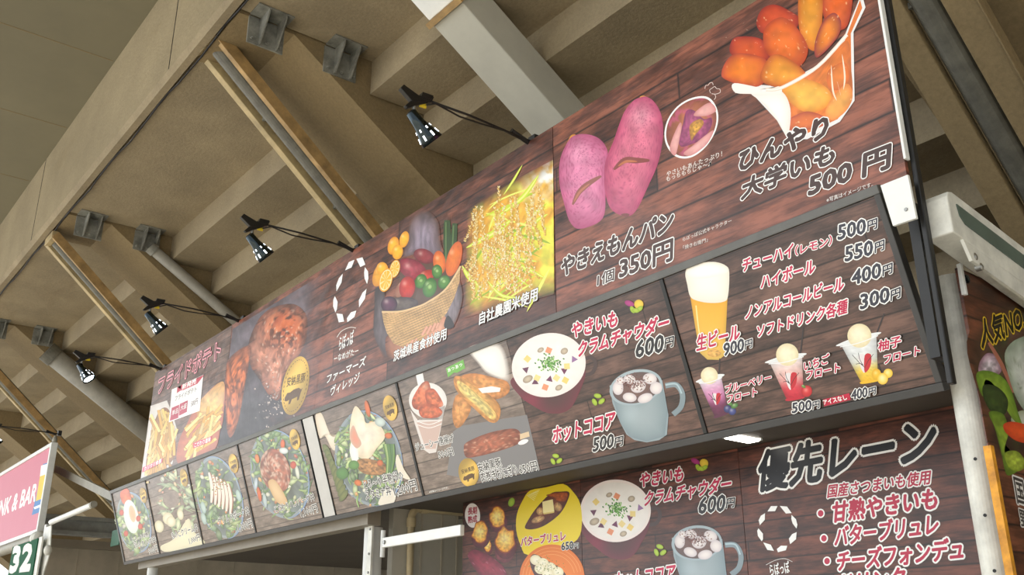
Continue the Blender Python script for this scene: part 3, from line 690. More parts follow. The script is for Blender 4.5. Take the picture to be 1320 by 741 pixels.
# ------------------------------------------------------------------ neighbouring stall on the other side: awning arm and vegetable poster
e = empty('retractable_awning', (-1.5, 3.02, EYE + 1.4), 'white rounded awning arm with a grey inset on top of the corner post', 'awning')
x1 = -1.455; x0 = -1.552; sl = -.17
P0 = Vector((x1, 3.065, EYE + 1.515)); LN = 2.6
sec = [(0, -.17), (0, -.035), (.012, -.012), (.04, 0), (.2, 0), (.2, -.17)]       # (along y, z) outline of the nose
poly = [P0 + Vector((0, y, z + sl * y)) for y, z in sec[:4]] + [P0 + Vector((0, LN, sl * LN)), P0 + Vector((0, LN, sl * LN - .17))]
link('housing', prism(BM(), [Vector((x0, q.y, q.z)) for q in poly], (x1 - x0, 0, 0)), 'dirty_white', e, bevel=.006)
ins = [P0 + Vector((.001, y, sl * y + z)) for y, z in ((.05, -.045), (LN - .1, -.045), (LN - .1, -.105), (.09, -.105), (.06, -.085))]
link('inset_panel', prism(BM(), ins, (.004, 0, 0)), 'awning_inset', e)
link('under_rail', prism(BM(), [P0 + Vector((-.012, y, sl * y + z)) for y, z in ((.06, -.172), (LN, -.172), (LN, -.235), (.10, -.235))], (.012, 0, 0)), 'dirty_white', e)
for y, z in ((.13, -.26), (.16, -.29)):
    link('bolt', lathe(BM(), P0 + Vector((-.02, y, z + .03)), (1, 0, 0), [(0, .014), (.02, .014), (.024, .006)], 12), 'screw', e)
VX = -1.56
MATS['print_veg'] = None; print_mat('print_veg', .09, (60, 34, 24), (140, 84, 60), (30, 18, 14), gloss=.35, wrinkle=.1)
veg = Sign('vegetable_poster', (VX, 3.27, EYE - .05), (0, 1, 0), (0, 0, 1), 'vegetable poster with black and yellow lettering on the side wall beyond the white post', 'poster', None, 'print_veg')
veg.panel([(.02, 0), (2.2, 0), (2.2, 1.345), (0, 1.345)], .012, 'sheet', pad=1)
link('edge_trim', box(BM(), (.0, 1.24, -.005), (.018, 1.36, .012)), 'white_metal', veg.root, bevel=.003, world_space=False)
link('grommet', lathe(BM(), (.045, 1.31, .002), (0, 0, 1), [(0, .016), (.006, .015), (.008, .009)], 16), 'chrome', veg.root, world_space=False)
bm = BM(); box(bm, (-.005, -.1, -.02), (.018, .70, .006)); link('orange_edge', bm, 'orange_paint', veg.root, world_space=False)
# ------------------------------------------------------------------ printed pictures: banners
def Z(ox, oy, s): return lambda *pts: [(ox + a / s, oy + b / s) for a, b in pts]
WHITE = (246, 246, 244); INK = (34, 33, 38); PINKT = (194, 30, 78)
def sticks(p, region, n, dirs, w, L, cols, seed=1):
    """french-fry like sticks scattered within a closed outline"""
    r = random.Random(seed); P = np.array(region); lo, hi = P.min(0), P.max(0)
    def inside(x, y):
        c = False
        for i in range(len(P)):
            (x1, y1), (x2, y2) = P[i - 1], P[i]
            if (y1 > y) != (y2 > y) and x < (x2 - x1) * (y - y1) / (y2 - y1) + x1: c = not c
        return c
    k = 0
    while k < n:
        x, y = r.uniform(lo[0], hi[0]), r.uniform(lo[1], hi[1])
        if not inside(x, y): continue
        k += 1; a = math.radians(r.uniform(*dirs)); l = L * r.uniform(.6, 1.2) / 2; dx, dy = l * math.cos(a), l * math.sin(a)
        c = np.array(r.choice(cols)) * r.uniform(.85, 1.08)
        p.line([(x - dx, y - dy), (x + dx, y + dy)], w * 1.25, c * .72, sm=False); p.line([(x - dx, y - dy), (x + dx, y + dy)], w, c, sm=False)
FR = [(238, 196, 104), (226, 172, 78), (246, 214, 136), (214, 156, 66)]
z1 = Z(170, 400, 3.088)
p = Pic(fries, 'fries_picture'); p.blob(z1((75, 380), (140, 358), (165, 420), (182, 480), (162, 610), (130, 640), (35, 672)), (236, 232, 226), (214, 206, 200), sm=False, noise=(.06, 6))
p.blob(z1((110, 400), (150, 400), (175, 520), (160, 600), (60, 650), (75, 500)), (170, 116, 60), (140, 90, 50), noise=(.3, 3)); sticks(p, z1((95, 430), (160, 420), (175, 540), (160, 610), (50, 655), (75, 520)), 90, (60, 125), 3.0, 24, FR, 3); p.build()
p = Pic(fries, 'fries_picture'); p.blob(z1((180, 600), (185, 530), (215, 460), (280, 350), (366, 285), (366, 420), (352, 480), (325, 560), (215, 612)), (206, 122, 86), (176, 92, 64), noise=(.1, 5), n=60)
p.blob(z1((262, 380), (300, 330), (366, 285), (360, 400), (330, 430), (270, 440)), (232, 188, 116), (206, 150, 84), noise=(.25, 4)); sticks(p, z1((240, 440), (340, 400), (345, 480), (310, 540), (225, 580), (225, 490)), 60, (100, 160), 3.2, 24, FR, 5); p.build()
p = Pic(fries, 'price_card'); p.poly(z1((160, 315), (286, 256), (271, 400), (148, 446)), (244, 242, 240)); p.poly(z1((182, 305), (205, 318), (262, 292), (290, 256), (276, 262), (180, 330)), (196, 40, 70)); p.poly(z1((196, 298), (262, 268), (258, 292), (196, 320)), (200, 44, 74))
p.poly(z1((160, 388), (190, 375), (186, 428), (152, 440)), (186, 44, 80)); p.poly(z1((192, 372), (224, 358), (220, 404), (188, 420)), (186, 44, 80)); p.build()
text(fries, '新発売', z1((200, 316))[0], z1((256, 290))[0], 6, WHITE, .03); text(fries, 'フライドポテト', z1((172, 362))[0], z1((258, 322))[0], 6, (110, 100, 100), .01)
text(fries, '500円', z1((236, 385))[0], z1((262, 372))[0], 7, (110, 90, 96), .01); text(fries, '単品', z1((160, 420))[0], z1((184, 408))[0], 6, WHITE, .01); text(fries, '大盛', z1((194, 400))[0], z1((218, 388))[0], 6, WHITE, .01)
p = Pic(fries, 'caption_label'); p.poly(z1((244, 528), (320, 500), (318, 522), (246, 550)), (206, 50, 84)); p.poly(z1((45, 625), (125, 588), (122, 606), (42, 645)), (214, 66, 106)); p.build()
text(fries, 'こだわり塩味', z1((250, 546))[0], z1((314, 522))[0], 5.5, WHITE, .02); text(fries, 'カリカリ食感', z1((50, 640))[0], z1((118, 607))[0], 5, WHITE, .02)
text(fries, 'フライドポテト', (204, 508), (284, 461), 21, (84, 50, 46), .012, out=(250, 168, 182), ow=.07, lean=(2, -21))
# grilled pork
p = Pic(farm, 'pork_picture')
def porkbg(u, v, x, y):
    c = np.stack([96 + 0 * x, 86 + 0 * x, 96 + 0 * x], 1) * (1 - .45 * v)[:, None] + 12
    q = fbm(x / 14 + y / 30, y / 16, 3); st = fbm((x * .8 - y * .2) / 3, (y + x * .6) / 18, 8)
    c = c * (.55 + .75 * q)[:, None] + (60 * np.clip(st - .55, 0, 1))[:, None]
    a = np.clip((1 - u) / .3, 0, 1) * np.clip(fbm(x / 20, y / 20, 9) + 1.1 - u, 0, 1); return c, a
p.grid([(300, 424), (428, 346), (404, 534), (281, 576)], 60, 60, porkbg)
zp = Z(330, 370, 4)
def pork(x, y, T, c):
    g = fbm((x * .9 + y * .3) / 4, (y * .9 - x * .3) / 11, 21, 4); h = fbm(x / 2.2, y / 2.2, 33)
    base = np.stack([196 + 0 * x, 134 + 0 * x, 112 + 0 * x], 1) * (.55 + .85 * g)[:, None]
    gl = np.exp(-(((x - 370) / 27) ** 2 + ((y - 418) / 32) ** 2))[:, None]
    base = base * (1 - gl * .9) + gl * .9 * np.stack([176 + 60 * g, 62 + 70 * g, 30 + 40 * g], 1) 
    ch = np.clip((fbm(x / 5, y / 5, 4) - .56) / .08, 0, 1)[:, None] * (.25 + .6 * gl); base = base * (1 - ch) + np.array((52, 26, 18)) * ch
    sp = np.clip((h - .72) / .06, 0, 1)[:, None] * .7; return base * (1 - sp) + np.array((250, 226, 206)) * sp
p.blob(zp((0, 190), (60, 120), (150, 88), (215, 95), (262, 150), (262, 250), (235, 330), (190, 390), (140, 470), (120, 580), (70, 560), (20, 480), (-30, 400), (-40, 300)), (190, 120, 90), fn=pork, n=84, rings=30, fade=.3)
def pork2(x, y, T, c):
    g = fbm(x / 3, y / 8, 51, 4); b = np.stack([206 + 0 * x, 112 + 0 * x, 64 + 0 * x], 1) * (.5 + .95 * g)[:, None]
    ch = np.clip((fbm(x / 3.5, y / 5, 14) - .55) / .08, 0, 1)[:, None] * .6; return b * (1 - ch) + np.array((70, 34, 26)) * ch
p.blob(z1((388, 190), (470, 138), (466, 215), (445, 330), (425, 440), (395, 505), (378, 470), (370, 330), (372, 260)), (200, 110, 70), fn=pork2, n=60, rings=20, fade=.25)
r = random.Random(4)
for k in range(80):
    x, y = r.gauss(352, 11), r.gauss(518, 16); p.blob(ell(x, y, r.uniform(.5, 1.6), r.uniform(.5, 1.3), r.uniform(0, 90), 6), np.array((214, 196, 188)) * r.uniform(.5, 1.05), sm=False, n=6, rings=1)
p.build()
def seal(sign, cx, cy, rx, ry, ang, pig=1.0, name='gold_seal', big=False):
    p = Pic(sign, name)
    fn = lambda x, y, T, c: c * (1 + .16 * np.sin((x + y * .6) / rx * 2.2))[:, None]
    p.blob(ell(cx, cy, rx, ry, ang, 40), (214, 178, 84), (196, 156, 62), fn=fn, sm=False, n=40, rings=8)
    if big:
        E = ell(cx, cy, rx * .86, ry * .88, ang, 72)
        for k in range(0, 72, 2): p.line([E[k], E[(k + 1) % 72]], .7, (84, 58, 24), sm=False)
    a = math.radians(ang); t = lambda u, v: (cx + (u * rx) * math.cos(a) - (v * ry) * math.sin(a), cy + (u * rx) * math.sin(a) + (v * ry) * math.cos(a))
    pg = [(-.62, .30), (-.5, .16), (-.3, .18), (-.05, .12), (.3, .13), (.5, .22), (.6, .18), (.52, .34), (.48, .58), (.36, .58), (.33, .44), (-.05, .46), (-.1, .60), (-.24, .60), (-.24, .44), (-.4, .46), (-.58, .42)]
    sk = -.28 if big else -.15
    p.poly([t(u, v + u * sk) for u, v in pg], (92, 62, 26)); p.build()
    b0, b1 = t(-.66, .0 + .66 * -sk * .6), t(.66, .0 + .66 * sk)
    text(sign, '安納黒豚', b0, b1, ry * .3, (78, 52, 20), .015, res=1 if not big else 2)
seal(farm, 381, 497, 16.5, 38.5, 12, big=True)
# leaf ring emblem
z5 = Z(400, 300, 3.705)
RING = [[(167, 180), (185, 140), (212, 129), (198, 166)], [(221, 125), (250, 117), (264, 152), (240, 164)], [(262, 164), (277, 185), (279, 218), (272, 245), (260, 218), (258, 190)],
        [(270, 267), (262, 315), (234, 356), (233, 322), (250, 287)], [(221, 371), (212, 402), (178, 427), (176, 408), (195, 380)], [(126, 385), (155, 389), (163, 424), (137, 428)],
        [(118, 302), (132, 330), (128, 365), (121, 381), (110, 352), (111, 320)], [(156, 195), (150, 238), (126, 280), (125, 250), (137, 218)]]
p = Pic(farm, 'leaf_ring_emblem')
for q in RING: p.poly(z5(*q), WHITE)
p.line(z5((128, 500), (150, 470), (190, 452), (219, 455)), .8, (226, 220, 214)); p.build()
text(farm, 'らぽっぽ', (437, 452), (455.5, 443), 18, WHITE, .02, lean=(1, -18)); text(farm, 'ーなめがたー', (430.5, 467), (462, 456), 8.5, WHITE, .012)
text(farm, 'ファーマーズ', (421, 495), (471, 471), 12, WHITE, .02, lean=(1.5, -12)); text(farm, 'ヴィレッジ', (426, 511), (463, 492), 13, WHITE, .02, lean=(1.5, -13))
# basket of vegetables held in two arms
p = Pic(farm, 'vegetable_basket_picture')
cloth = lambda x, y, T, c: c * (.7 + .6 * fbm(x / 3, y / 14, 17))[:, None]
p.blob(z5((480, -60), (545, -110), (610, -60), (625, 40), (640, 130), (560, 120), (500, 110), (440, 120), (455, 60)), (140, 128, 146), (92, 70, 66), fn=cloth, fade=.15, n=60)
p.blob(z5((310, 250), (350, 250), (370, 400), (400, 560), (360, 600), (320, 540), (300, 470), (305, 340)), (96, 86, 92), (58, 48, 50), fn=cloth, fade=.15)
p.blob(z5((640, 240), (700, 200), (730, 300), (700, 420), (660, 460), (610, 460)), (128, 118, 126), (90, 78, 80), fn=cloth, fade=.2)
p.blob(z5((370, 490), (470, 540), (600, 470), (660, 400), (640, 470), (560, 540), (440, 600), (370, 590)), (190, 134, 108), (150, 98, 76), noise=(.1, 4), fade=.15)
p.poly(z5((345, 380), (430, 376), (500, 358), (560, 333), (650, 268), (718, 162), (690, 110), (600, 130), (480, 150), (430, 190), (420, 300), (350, 340)), (92, 66, 54))
def bl(c, rx, ry, ang, c0, c1, hi=True, ns=.08):
    (x, y), = z5(c); p.blob(ell(x, y, rx / 3.705, ry / 3.705, ang, 32), c0, c1, noise=(ns, 3), hi=[(x - rx * .09, y - ry * .1, min(rx, ry) / 12, .5)] if hi else None, sm=False, n=32, rings=7)
for a, b, w in (((655, -60), (655, 150), 36), ((692, -45), (682, 150), 30)):
    p.line(z5(a, ((a[0] + b[0]) / 2, 30), b), w / 3.705, (52, 76, 40), taper=.25); p.line(z5((a[0] - 6, a[1] + 10), (b[0] - 6, b[1])), 1.6, (96, 122, 74))
bl((398, 62), 26, 44, 15, (246, 190, 40), (228, 138, 30)); bl((418, 92), 26, 36, 10, (248, 196, 44), (230, 150, 34)); bl((450, 32), 22, 40, 15, (248, 196, 48), (228, 146, 34))
bl((545, 112), 52, 34, 20, (150, 56, 62), (116, 36, 48), ns=.2); bl((490, 175), 74, 46, 28, (168, 58, 74), (128, 38, 56), ns=.2); bl((440, 265), 26, 50, 35, (176, 120, 96), (140, 90, 70))
bl((618, 142), 30, 56, -6, (238, 130, 52), (206, 92, 36)); bl((688, 125), 34, 86, 16, (236, 128, 54), (204, 92, 38))
bl((464, 262), 38, 54, 8, (208, 58, 50), (160, 34, 36)); bl((548, 215), 30, 52, 55, (206, 66, 42), (160, 40, 30))
for c, rx, ry, an in (((530, 232), 28, 36, 20), ((607, 186), 25, 34, 0), ((572, 262), 33, 48, 15), ((640, 236), 28, 34, 30)):
    bl(c, rx, ry, an, (96, 150, 66), (48, 96, 38)); (x, y), = z5(c); p.blob(ell(x, y - 1, rx / 9, ry / 11, an, 12), (168, 204, 130), (70, 112, 50), sm=False, n=12, rings=3)
bl((440, 342), 78, 34, -6, (104, 92, 88), (62, 52, 56), ns=.2); bl((378, 342), 40, 38, -20, (96, 52, 82), (50, 30, 48))
bl((332, 200), 30, 60, 20, (236, 170, 36), (206, 130, 28)); bl((345, 172), 28, 32, 0, (248, 190, 40), (230, 150, 30))
for c, rx, ry in (((405, 172), 24, 44), ((362, 226), 31, 58)):
    (x, y), = z5(c); a, b = rx / 3.705, ry / 3.705
    p.blob(ell(x, y, a, b, 14, 32), (240, 180, 40), (236, 160, 30), sm=False, n=32, rings=2); p.blob(ell(x, y, a * .86, b * .88, 14, 32), (252, 238, 190), sm=False, n=32, rings=2)
    def seg(X, Y, T, cc, x=x, y=y):
        an = np.arctan2((Y - y) / b, (X - x) / a); q = np.clip(np.abs(np.sin(an * 4.5)) * 3 - .5, 0, 1)[:, None]; return np.array((252, 232, 176)) * (1 - q) + np.array((246, 186, 48)) * q
    p.blob(ell(x, y, a * .78, b * .8, 14, 54), (246, 186, 48), fn=seg, sm=False, n=54, rings=5)
def weave(x, y, T, c):
    v = (y + (x - 400) * .44); q = .5 + .5 * np.sin(v * 2 * np.pi / 3.4 + .6 * np.sin((x - 400) / 60)); h = .5 + .5 * np.sin((x + y * .2) * 2 * np.pi / 3.1 + np.floor(v / 3.4) * 3.14)
    return np.array((214, 176, 126)) * (.68 + .26 * q + .14 * h + .25 * (fbm(x / 9, y / 9, 2) - .5))[:, None] * np.array((1, .98, .95))
p.blob(dense_pts(z5((343, 378), (430, 376), (500, 358), (560, 333), (650, 268), (720, 160), (714, 235), (690, 310), (655, 380), (600, 465), (520, 520), (440, 545), (400, 530), (368, 480), (352, 430)), 120), (206, 166, 116), fn=weave, sm=False, n=120, rings=36, cen=z5((560, 400))[0])
p.line(z5((343, 378), (430, 376), (500, 358), (560, 333), (650, 268), (720, 160)), 2.2, (226, 192, 142))
SK0, SK1 = (222, 166, 140), (190, 128, 102)
p.blob(z5((545, 500), (600, 455), (640, 400), (655, 430), (630, 480), (570, 545), (540, 540)), SK0, SK1, noise=(.08, 4))
for a, b, w in (((535, 490), (560, 448), 20), ((558, 484), (580, 442), 20), ((582, 470), (600, 432), 20), ((604, 456), (614, 430), 18), ((470, 555), (492, 512), 17), ((490, 552), (510, 505), 17), ((452, 560), (470, 530), 16)):
    p.line(z5(a, b), w / 3.705 * 1.2, SK1, .4, sm=False); p.line(z5(a, b), w / 3.705, SK0, .5, sm=False)
p.blob(z5((640, 440), (660, 395), (690, 445), (655, 460)), (46, 40, 44), n=20, rings=3); p.build()
text(farm, '茨城県産食材使用', (507.5, 466.5), (575.5, 437), 13.5, WHITE, .02, out=(44, 32, 30), ow=.06, lean=(1, -14))
# ears of rice
z6 = Z(580, 190, 3.087)
p = Pic(farm, 'rice_picture')
def ricebg(u, v, x, y):
    q = fbm(x / 9, y / 12, 61, 4); s = fbm((x + y * .6) / 4, (y - x * .5) / 16, 63)
    g = np.stack([214 + 0 * x, 206 + 0 * x, 70 + 0 * x], 1) * (.75 + .6 * q)[:, None]; am = np.stack([226 + 0 * x, 168 + 0 * x, 60 + 0 * x], 1) * (.78 + .45 * s)[:, None]
    w = np.clip((fbm(x / 22, y / 22, 65) - .42) / .2, 0, 1)[:, None]; c = g * (1 - w) + am * w
    sky = np.clip((u - .55) * 3, 0, 1) * np.clip((.32 - v) * 5, 0, 1) * np.clip((q - .3) * 4, 0, 1); c = c * (1 - sky[:, None]) + np.array((240, 240, 236)) * sky[:, None]
    a = np.clip(u / .16, 0, 1) * np.clip(v / .13 + (u - .5) * .6, 0, 1) * np.clip((1 - v) / .16, 0, 1); return c, a
RQ = [z6((70, 230))[0], z6((412, 50))[0], z6((417, 585))[0], z6((55, 680))[0]]
p.grid(RQ, 80, 90, ricebg)
r = random.Random(12)
for k in range(46):                                               # blades
    x, y = r.uniform(605, 712), r.uniform(250, 392); a = math.radians(r.choice([-42, -35, -28, 30, 12, -60]) + r.uniform(-8, 8)); l = r.uniform(14, 38)
    dx, dy = l * math.cos(a), l * math.sin(a); x1_, x2_ = x - dx, x + dx
    if max(x1_, x2_) > 711 or min(x1_, x2_) < 600: continue
    c = r.choice([(206, 220, 60), (176, 200, 50), (228, 232, 110), (150, 176, 40)]); p.line([(x - dx, y - dy), (x + r.uniform(-2, 2), y - 2), (x + dx, y + dy)], r.uniform(1.6, 4.5), c, .95)
for a, b, m, w in (((66, 400), (250, 285), (170, 345), 24), ((190, 275), (355, 110), (290, 200), 20), ((150, 465), (380, 520), (270, 470), 20), ((50, 470), (130, 560), (80, 520), 18), ((300, 330), (392, 265), (350, 290), 14), ((230, 440), (350, 455), (290, 445), 14), ((150, 530), (300, 600), (210, 590), 14), ((215, 190), (290, 70), (255, 130), 9)):
    p.line(z6(a, m, b), w / 3.087, (204, 218, 58), .95); p.line(z6(a, m, b), w / 9, (232, 238, 130), .95)
zr0 = farm.z + 1e-5
for k in range(60):                                               # drooping ears of grain
    x = r.uniform(606, 702); y = r.uniform(232 + (712 - x) * .32, 330 + (712 - x) * .2); L = r.uniform(34, 72); bend = r.uniform(-16, 16)
    if k < 6: x, y, L, bend = [(612, 290, 92, 8), (622, 270, 80, 4), (650, 262, 110, 3), (644, 240, 95, 6), (680, 262, 80, 6), (666, 250, 70, 5)][k]
    n = int(L / 2.6)
    for i in range(n):
        t = i / n; cx = x + bend * t * t + r.uniform(-1.7, 1.7); cy = y + L * t
        if cx > 709 or cy > 386 - (cx - 610) * .16: continue
        for sd in (-1, 1):
            a = math.radians(90 + sd * r.uniform(14, 36)); l = r.uniform(2.2, 3.2); ox = cx + sd * 1.3; c = np.array(r.choice([(244, 206, 116), (250, 222, 150), (236, 186, 90), (222, 164, 72), (254, 238, 190)]))
            d = np.array((math.cos(a), math.sin(a))); nn = np.array((-d[1], d[0])); o = np.array((ox, cy))
            p.raw(farm.uv([o - d * .6, o + nn * .95 + d * 1.2, o + d * l * 1.1, o - nn * .95 + d * 1.2]), [[0, 1, 2, 3]], p.cols(np.array([c * .86, c, c * 1.02, c * .8]), 4), z=zr0 + r.uniform(0, 1.4e-3))
farm.z = zr0 + 1.5e-3; p.build()
text(farm, '自社農園米使用', (618.5, 419), (693.5, 387), 15.5, WHITE, .02, out=(44, 34, 24), ow=.06, lean=(1, -16))
# pink buns
z7 = Z(700, 100, 3.0885)
def bun(x, y, T, c):
    q = fbm(x / 12, y / 14, 71); sp = np.clip((fbm(x / 1.1, y / 1.1, 72, 2) - .6) / .12, 0, 1)[:, None] * .45
    c = c * (.86 + .3 * q)[:, None]; return c * (1 - sp) + np.array((150, 50, 96)) * sp
p = Pic(sweet, 'bun_picture')
p.blob(z7((110, 232), (132, 230), (112, 268), (92, 275)), (226, 170, 70), (200, 130, 50), n=20, rings=3)
p.blob(z7((95, 262), (122, 232), (170, 225), (222, 242), (255, 285), (258, 350), (250, 450), (238, 560), (150, 602), (108, 575), (84, 500), (66, 420), (68, 330)), (216, 132, 168), (178, 84, 124), fn=bun, n=90, rings=40, hi=[(746, 196, 14, .35)], hic=(240, 190, 210), p=3); p.build()
p = Pic(sweet, 'bun_picture')
p.blob(z7((385, 78), (402, 72), (420, 84), (395, 92)), (232, 176, 76), (206, 140, 60), n=20, rings=3)
p.blob(z7((385, 80), (410, 76), (442, 96), (470, 145), (479, 225), (460, 335), (420, 430), (372, 528), (330, 552), (270, 522), (246, 440), (248, 340), (282, 250), (320, 145), (356, 96)), (214, 116, 142), (172, 66, 104), fn=bun, n=90, rings=40, hi=[(826, 150, 16, .55)], hic=(240, 180, 194), p=3)
p.blob(z7((310, 545), (330, 540), (345, 545), (332, 556)), (120, 60, 60), n=12, rings=2)
p.build()
def toast(x, y, T, c): return c * (.6 + .8 * fbm(x / 2.4, y / 2.4, 77))[:, None]
p = Pic(sweet, 'toasted_patch')
p.line(z7((118, 506), (145, 455), (185, 420), (232, 392)), 7, (150, 92, 84), .7); p.line(z7((124, 494), (148, 454), (186, 422)), 3, (186, 120, 96), .8); p.build()
p = Pic(sweet, 'toasted_patch'); p.line(z7((282, 366), (325, 330), (372, 330), (425, 330)), 8, (140, 74, 70), .7); p.line(z7((300, 352), (332, 334), (375, 334)), 3.4, (190, 114, 78), .8); p.build()
p = Pic(sweet, 'round_inset_picture')
E = z7((640, 74), (675, 92), (697, 140), (692, 200), (660, 262), (615, 305), (570, 322), (525, 312), (492, 270), (484, 220), (498, 165), (535, 115), (585, 84))
p.blob(E, WHITE, n=65, rings=3); Ei = np.array(E); Ei = Ei.mean(0) + (Ei - Ei.mean(0)) * .935
p.blob(Ei, (186, 116, 80), (130, 70, 56), noise=(.2, 9), n=65, rings=10, spots=(9, .62, (206, 90, 140), .7))
p.blob(z7((570, 135), (600, 130), (640, 165), (672, 160), (668, 200), (640, 240), (600, 262), (550, 275), (540, 235), (556, 190)), (176, 88, 128), (130, 56, 96), noise=(.3, 3)); p.blob(z7((585, 190), (625, 165), (640, 185), (606, 230), (590, 250)), (206, 156, 66), (170, 116, 60), noise=(.3, 2), n=30)
for q in ([(505, 280), (520, 230), (545, 180), (553, 195), (545, 240), (530, 305), (515, 305)], [(600, 150), (620, 125), (665, 100), (690, 130), (660, 150), (625, 155)], [(600, 268), (640, 235), (680, 210), (655, 262), (610, 300), (580, 312), (560, 300)]): p.blob(z7(*q), (234, 176, 172), (206, 136, 136), noise=(.06, 4), n=36, rings=6)
p.build()
p = Pic(sweet, 'steam_mark')
for q in ([(645, 45), (648, 32), (658, 30), (664, 22), (674, 20), (678, 30)], [(668, 62), (664, 50), (674, 42), (684, 36), (692, 44), (704, 46), (706, 58), (696, 64), (684, 66), (672, 64)], [(682, 88), (688, 78), (684, 66)]): p.line(z7(*q), .7, (232, 214, 208))
p.build()
text(sweet, 'やさいもあんたっぷり！', (859.5, 228), (931, 201.5), 6.6, (236, 226, 220), .012); text(sweet, 'もっちもちじゃ～♫', (859, 234.5), (917, 213.5), 6.4, (236, 226, 220), .012)
text(sweet, 'らぽっぽ公式キャラクター', (880.5, 311.5), (943.5, 287), 5.6, (228, 220, 214), .008); text(sweet, '「焼き右衛門」', (881, 322), (912.5, 311.5), 5.4, (228, 220, 214), .008)
DB = (66, 42, 36)
text(sweet, 'やきえもんパン', (723, 357), (866.5, 297), 25, DB, .045, out=WHITE, ow=.09, lean=(3, -25)); text(sweet, '1個', (770, 369.5), (791.5, 361), 16, DB, .02, out=WHITE, ow=.07, lean=(1, -16)); text(sweet, '350円', (799, 360), (867, 335), 26, DB, .035, out=WHITE, ow=.08, lean=(1, -26))
# cup of glazed potato chunks
z8 = Z(900, 0, 2.85)
p = Pic(sweet, 'glazed_potato_picture')
p.poly(z8((135, 305), (300, 318), (440, 240), (540, 130), (600, -20), (606, -10), (616, 28), (572, 118), (576, 370), (522, 448), (402, 512), (330, 512), (290, 442), (200, 345), (137, 342)), (232, 230, 230)); p.poly(z8((300, 325), (440, 248), (540, 150), (596, 0), (604, 30), (562, 124), (566, 366), (514, 438), (402, 490), (345, 470), (330, 400)), (222, 120, 52))
def glz(x, y, T, c):
    q = fbm(x / 11, y / 11, 81, 2); h = np.clip((fbm(x / 3.2, y / 2.6, 83) - .79) / .05, 0, 1)[:, None] * .7; c = c * (.88 + .24 * q)[:, None]; return c * (1 - h) + np.array((255, 226, 180)) * h
def chunk(pts, c0, c1, edge=None):
    p.blob(z8(*pts), c0, c1, fn=glz, n=60, rings=16, p=3)
chunk([(460, -40), (562, -40), (552, 90), (500, 110), (462, 60)], (226, 100, 34), (160, 50, 20))
chunk([(216, 75), (238, 32), (285, 18), (345, 45), (372, 70), (350, 112), (250, 124), (222, 108)], (206, 76, 34), (150, 40, 24))
chunk([(120, 160), (150, 135), (235, 146), (262, 212), (205, 226), (126, 204)], (214, 84, 30), (150, 40, 30))
chunk([(378, -40), (452, -40), (455, 100), (432, 185), (392, 160), (370, 85)], (226, 150, 40), (196, 96, 24))
chunk([(240, 130), (258, 88), (310, 64), (362, 100), (405, 180), (372, 246), (300, 232), (250, 190)], (228, 110, 34), (176, 62, 22))
chunk([(430, 160), (460, 80), (500, 48), (526, 82), (512, 140), (440, 212)], (226, 128, 40), (140, 50, 50))
chunk([(88, 262), (115, 212), (162, 196), (252, 222), (244, 302), (190, 320), (100, 292)], (236, 126, 34), (176, 66, 40))
chunk([(230, 290), (262, 212), (312, 205), (385, 255), (400, 300), (300, 322)], (240, 156, 48), (186, 86, 30))
# inside of the clear cup
p.blob(z8((300, 325), (450, 245), (545, 150), (562, 240), (565, 370), (505, 440), (400, 470), (350, 445), (330, 400)), (226, 126, 50), (206, 110, 50), noise=(.25, 9), n=60, rings=16)
chunk([(310, 330), (380, 290), (470, 320), (492, 370), (440, 410), (370, 402)], (244, 186, 76), (226, 140, 48)); chunk([(480, 260), (540, 230), (556, 290), (520, 330), (480, 320)], (228, 130, 52), (206, 100, 40)); chunk([(480, 380), (540, 310), (566, 330), (562, 380), (510, 438), (470, 430)], (240, 170, 84), (222, 130, 60))
chunk([(320, 450), (400, 410), (480, 440), (440, 470), (340, 480)], (222, 118, 60), (176, 74, 50))
p.blob(z8((196, 340), (300, 332), (340, 400), (330, 500), (300, 455), (240, 380)), (250, 248, 246), (240, 228, 220), n=40, rings=6)
p.blob(z8((135, 306), (250, 326), (300, 318), (300, 345), (200, 346), (137, 340)), (244, 240, 238), (250, 240, 232), n=40, rings=4)
p.line(z8((250, 330), (310, 322), (440, 245), (548, 128)), 4.5, (244, 224, 208)); p.line(z8((250, 330), (310, 322), (440, 245), (548, 128)), 1.6, (252, 246, 240))
for q in ([(490, 240), (496, 330), (510, 370)], [(530, 200), (540, 280), (535, 330)], [(512, 300), (525, 350)]): p.line(z8(*q), 2.2, (252, 226, 200), .9)
r = random.Random(9)
for k in range(24):
    x, y = r.gauss(300, 90), r.gauss(140, 60); p.line(z8((x, y), (x + r.uniform(-8, 8), y + r.uniform(-6, 6))), r.uniform(.8, 1.8), (255, 232, 200), .9, sm=False)
p.build()
text(sweet, 'ひんやり', (952.5, 221), (1066, 176), 27, DB, .05, out=WHITE, ow=.09, lean=(3, -26)); text(sweet, '大学いも', (956, 258), (1075, 210), 27, DB, .042, out=WHITE, ow=.085, lean=(3, -26)); text(sweet, '500 円', (1043, 254.5), (1147, 216), 29, DB, .045, out=WHITE, ow=.08, lean=(2, -28))
text(sweet, '※写真はイメージです。', (1066.5, 261.5), (1126, 240.5), 6, (236, 230, 226), .008)
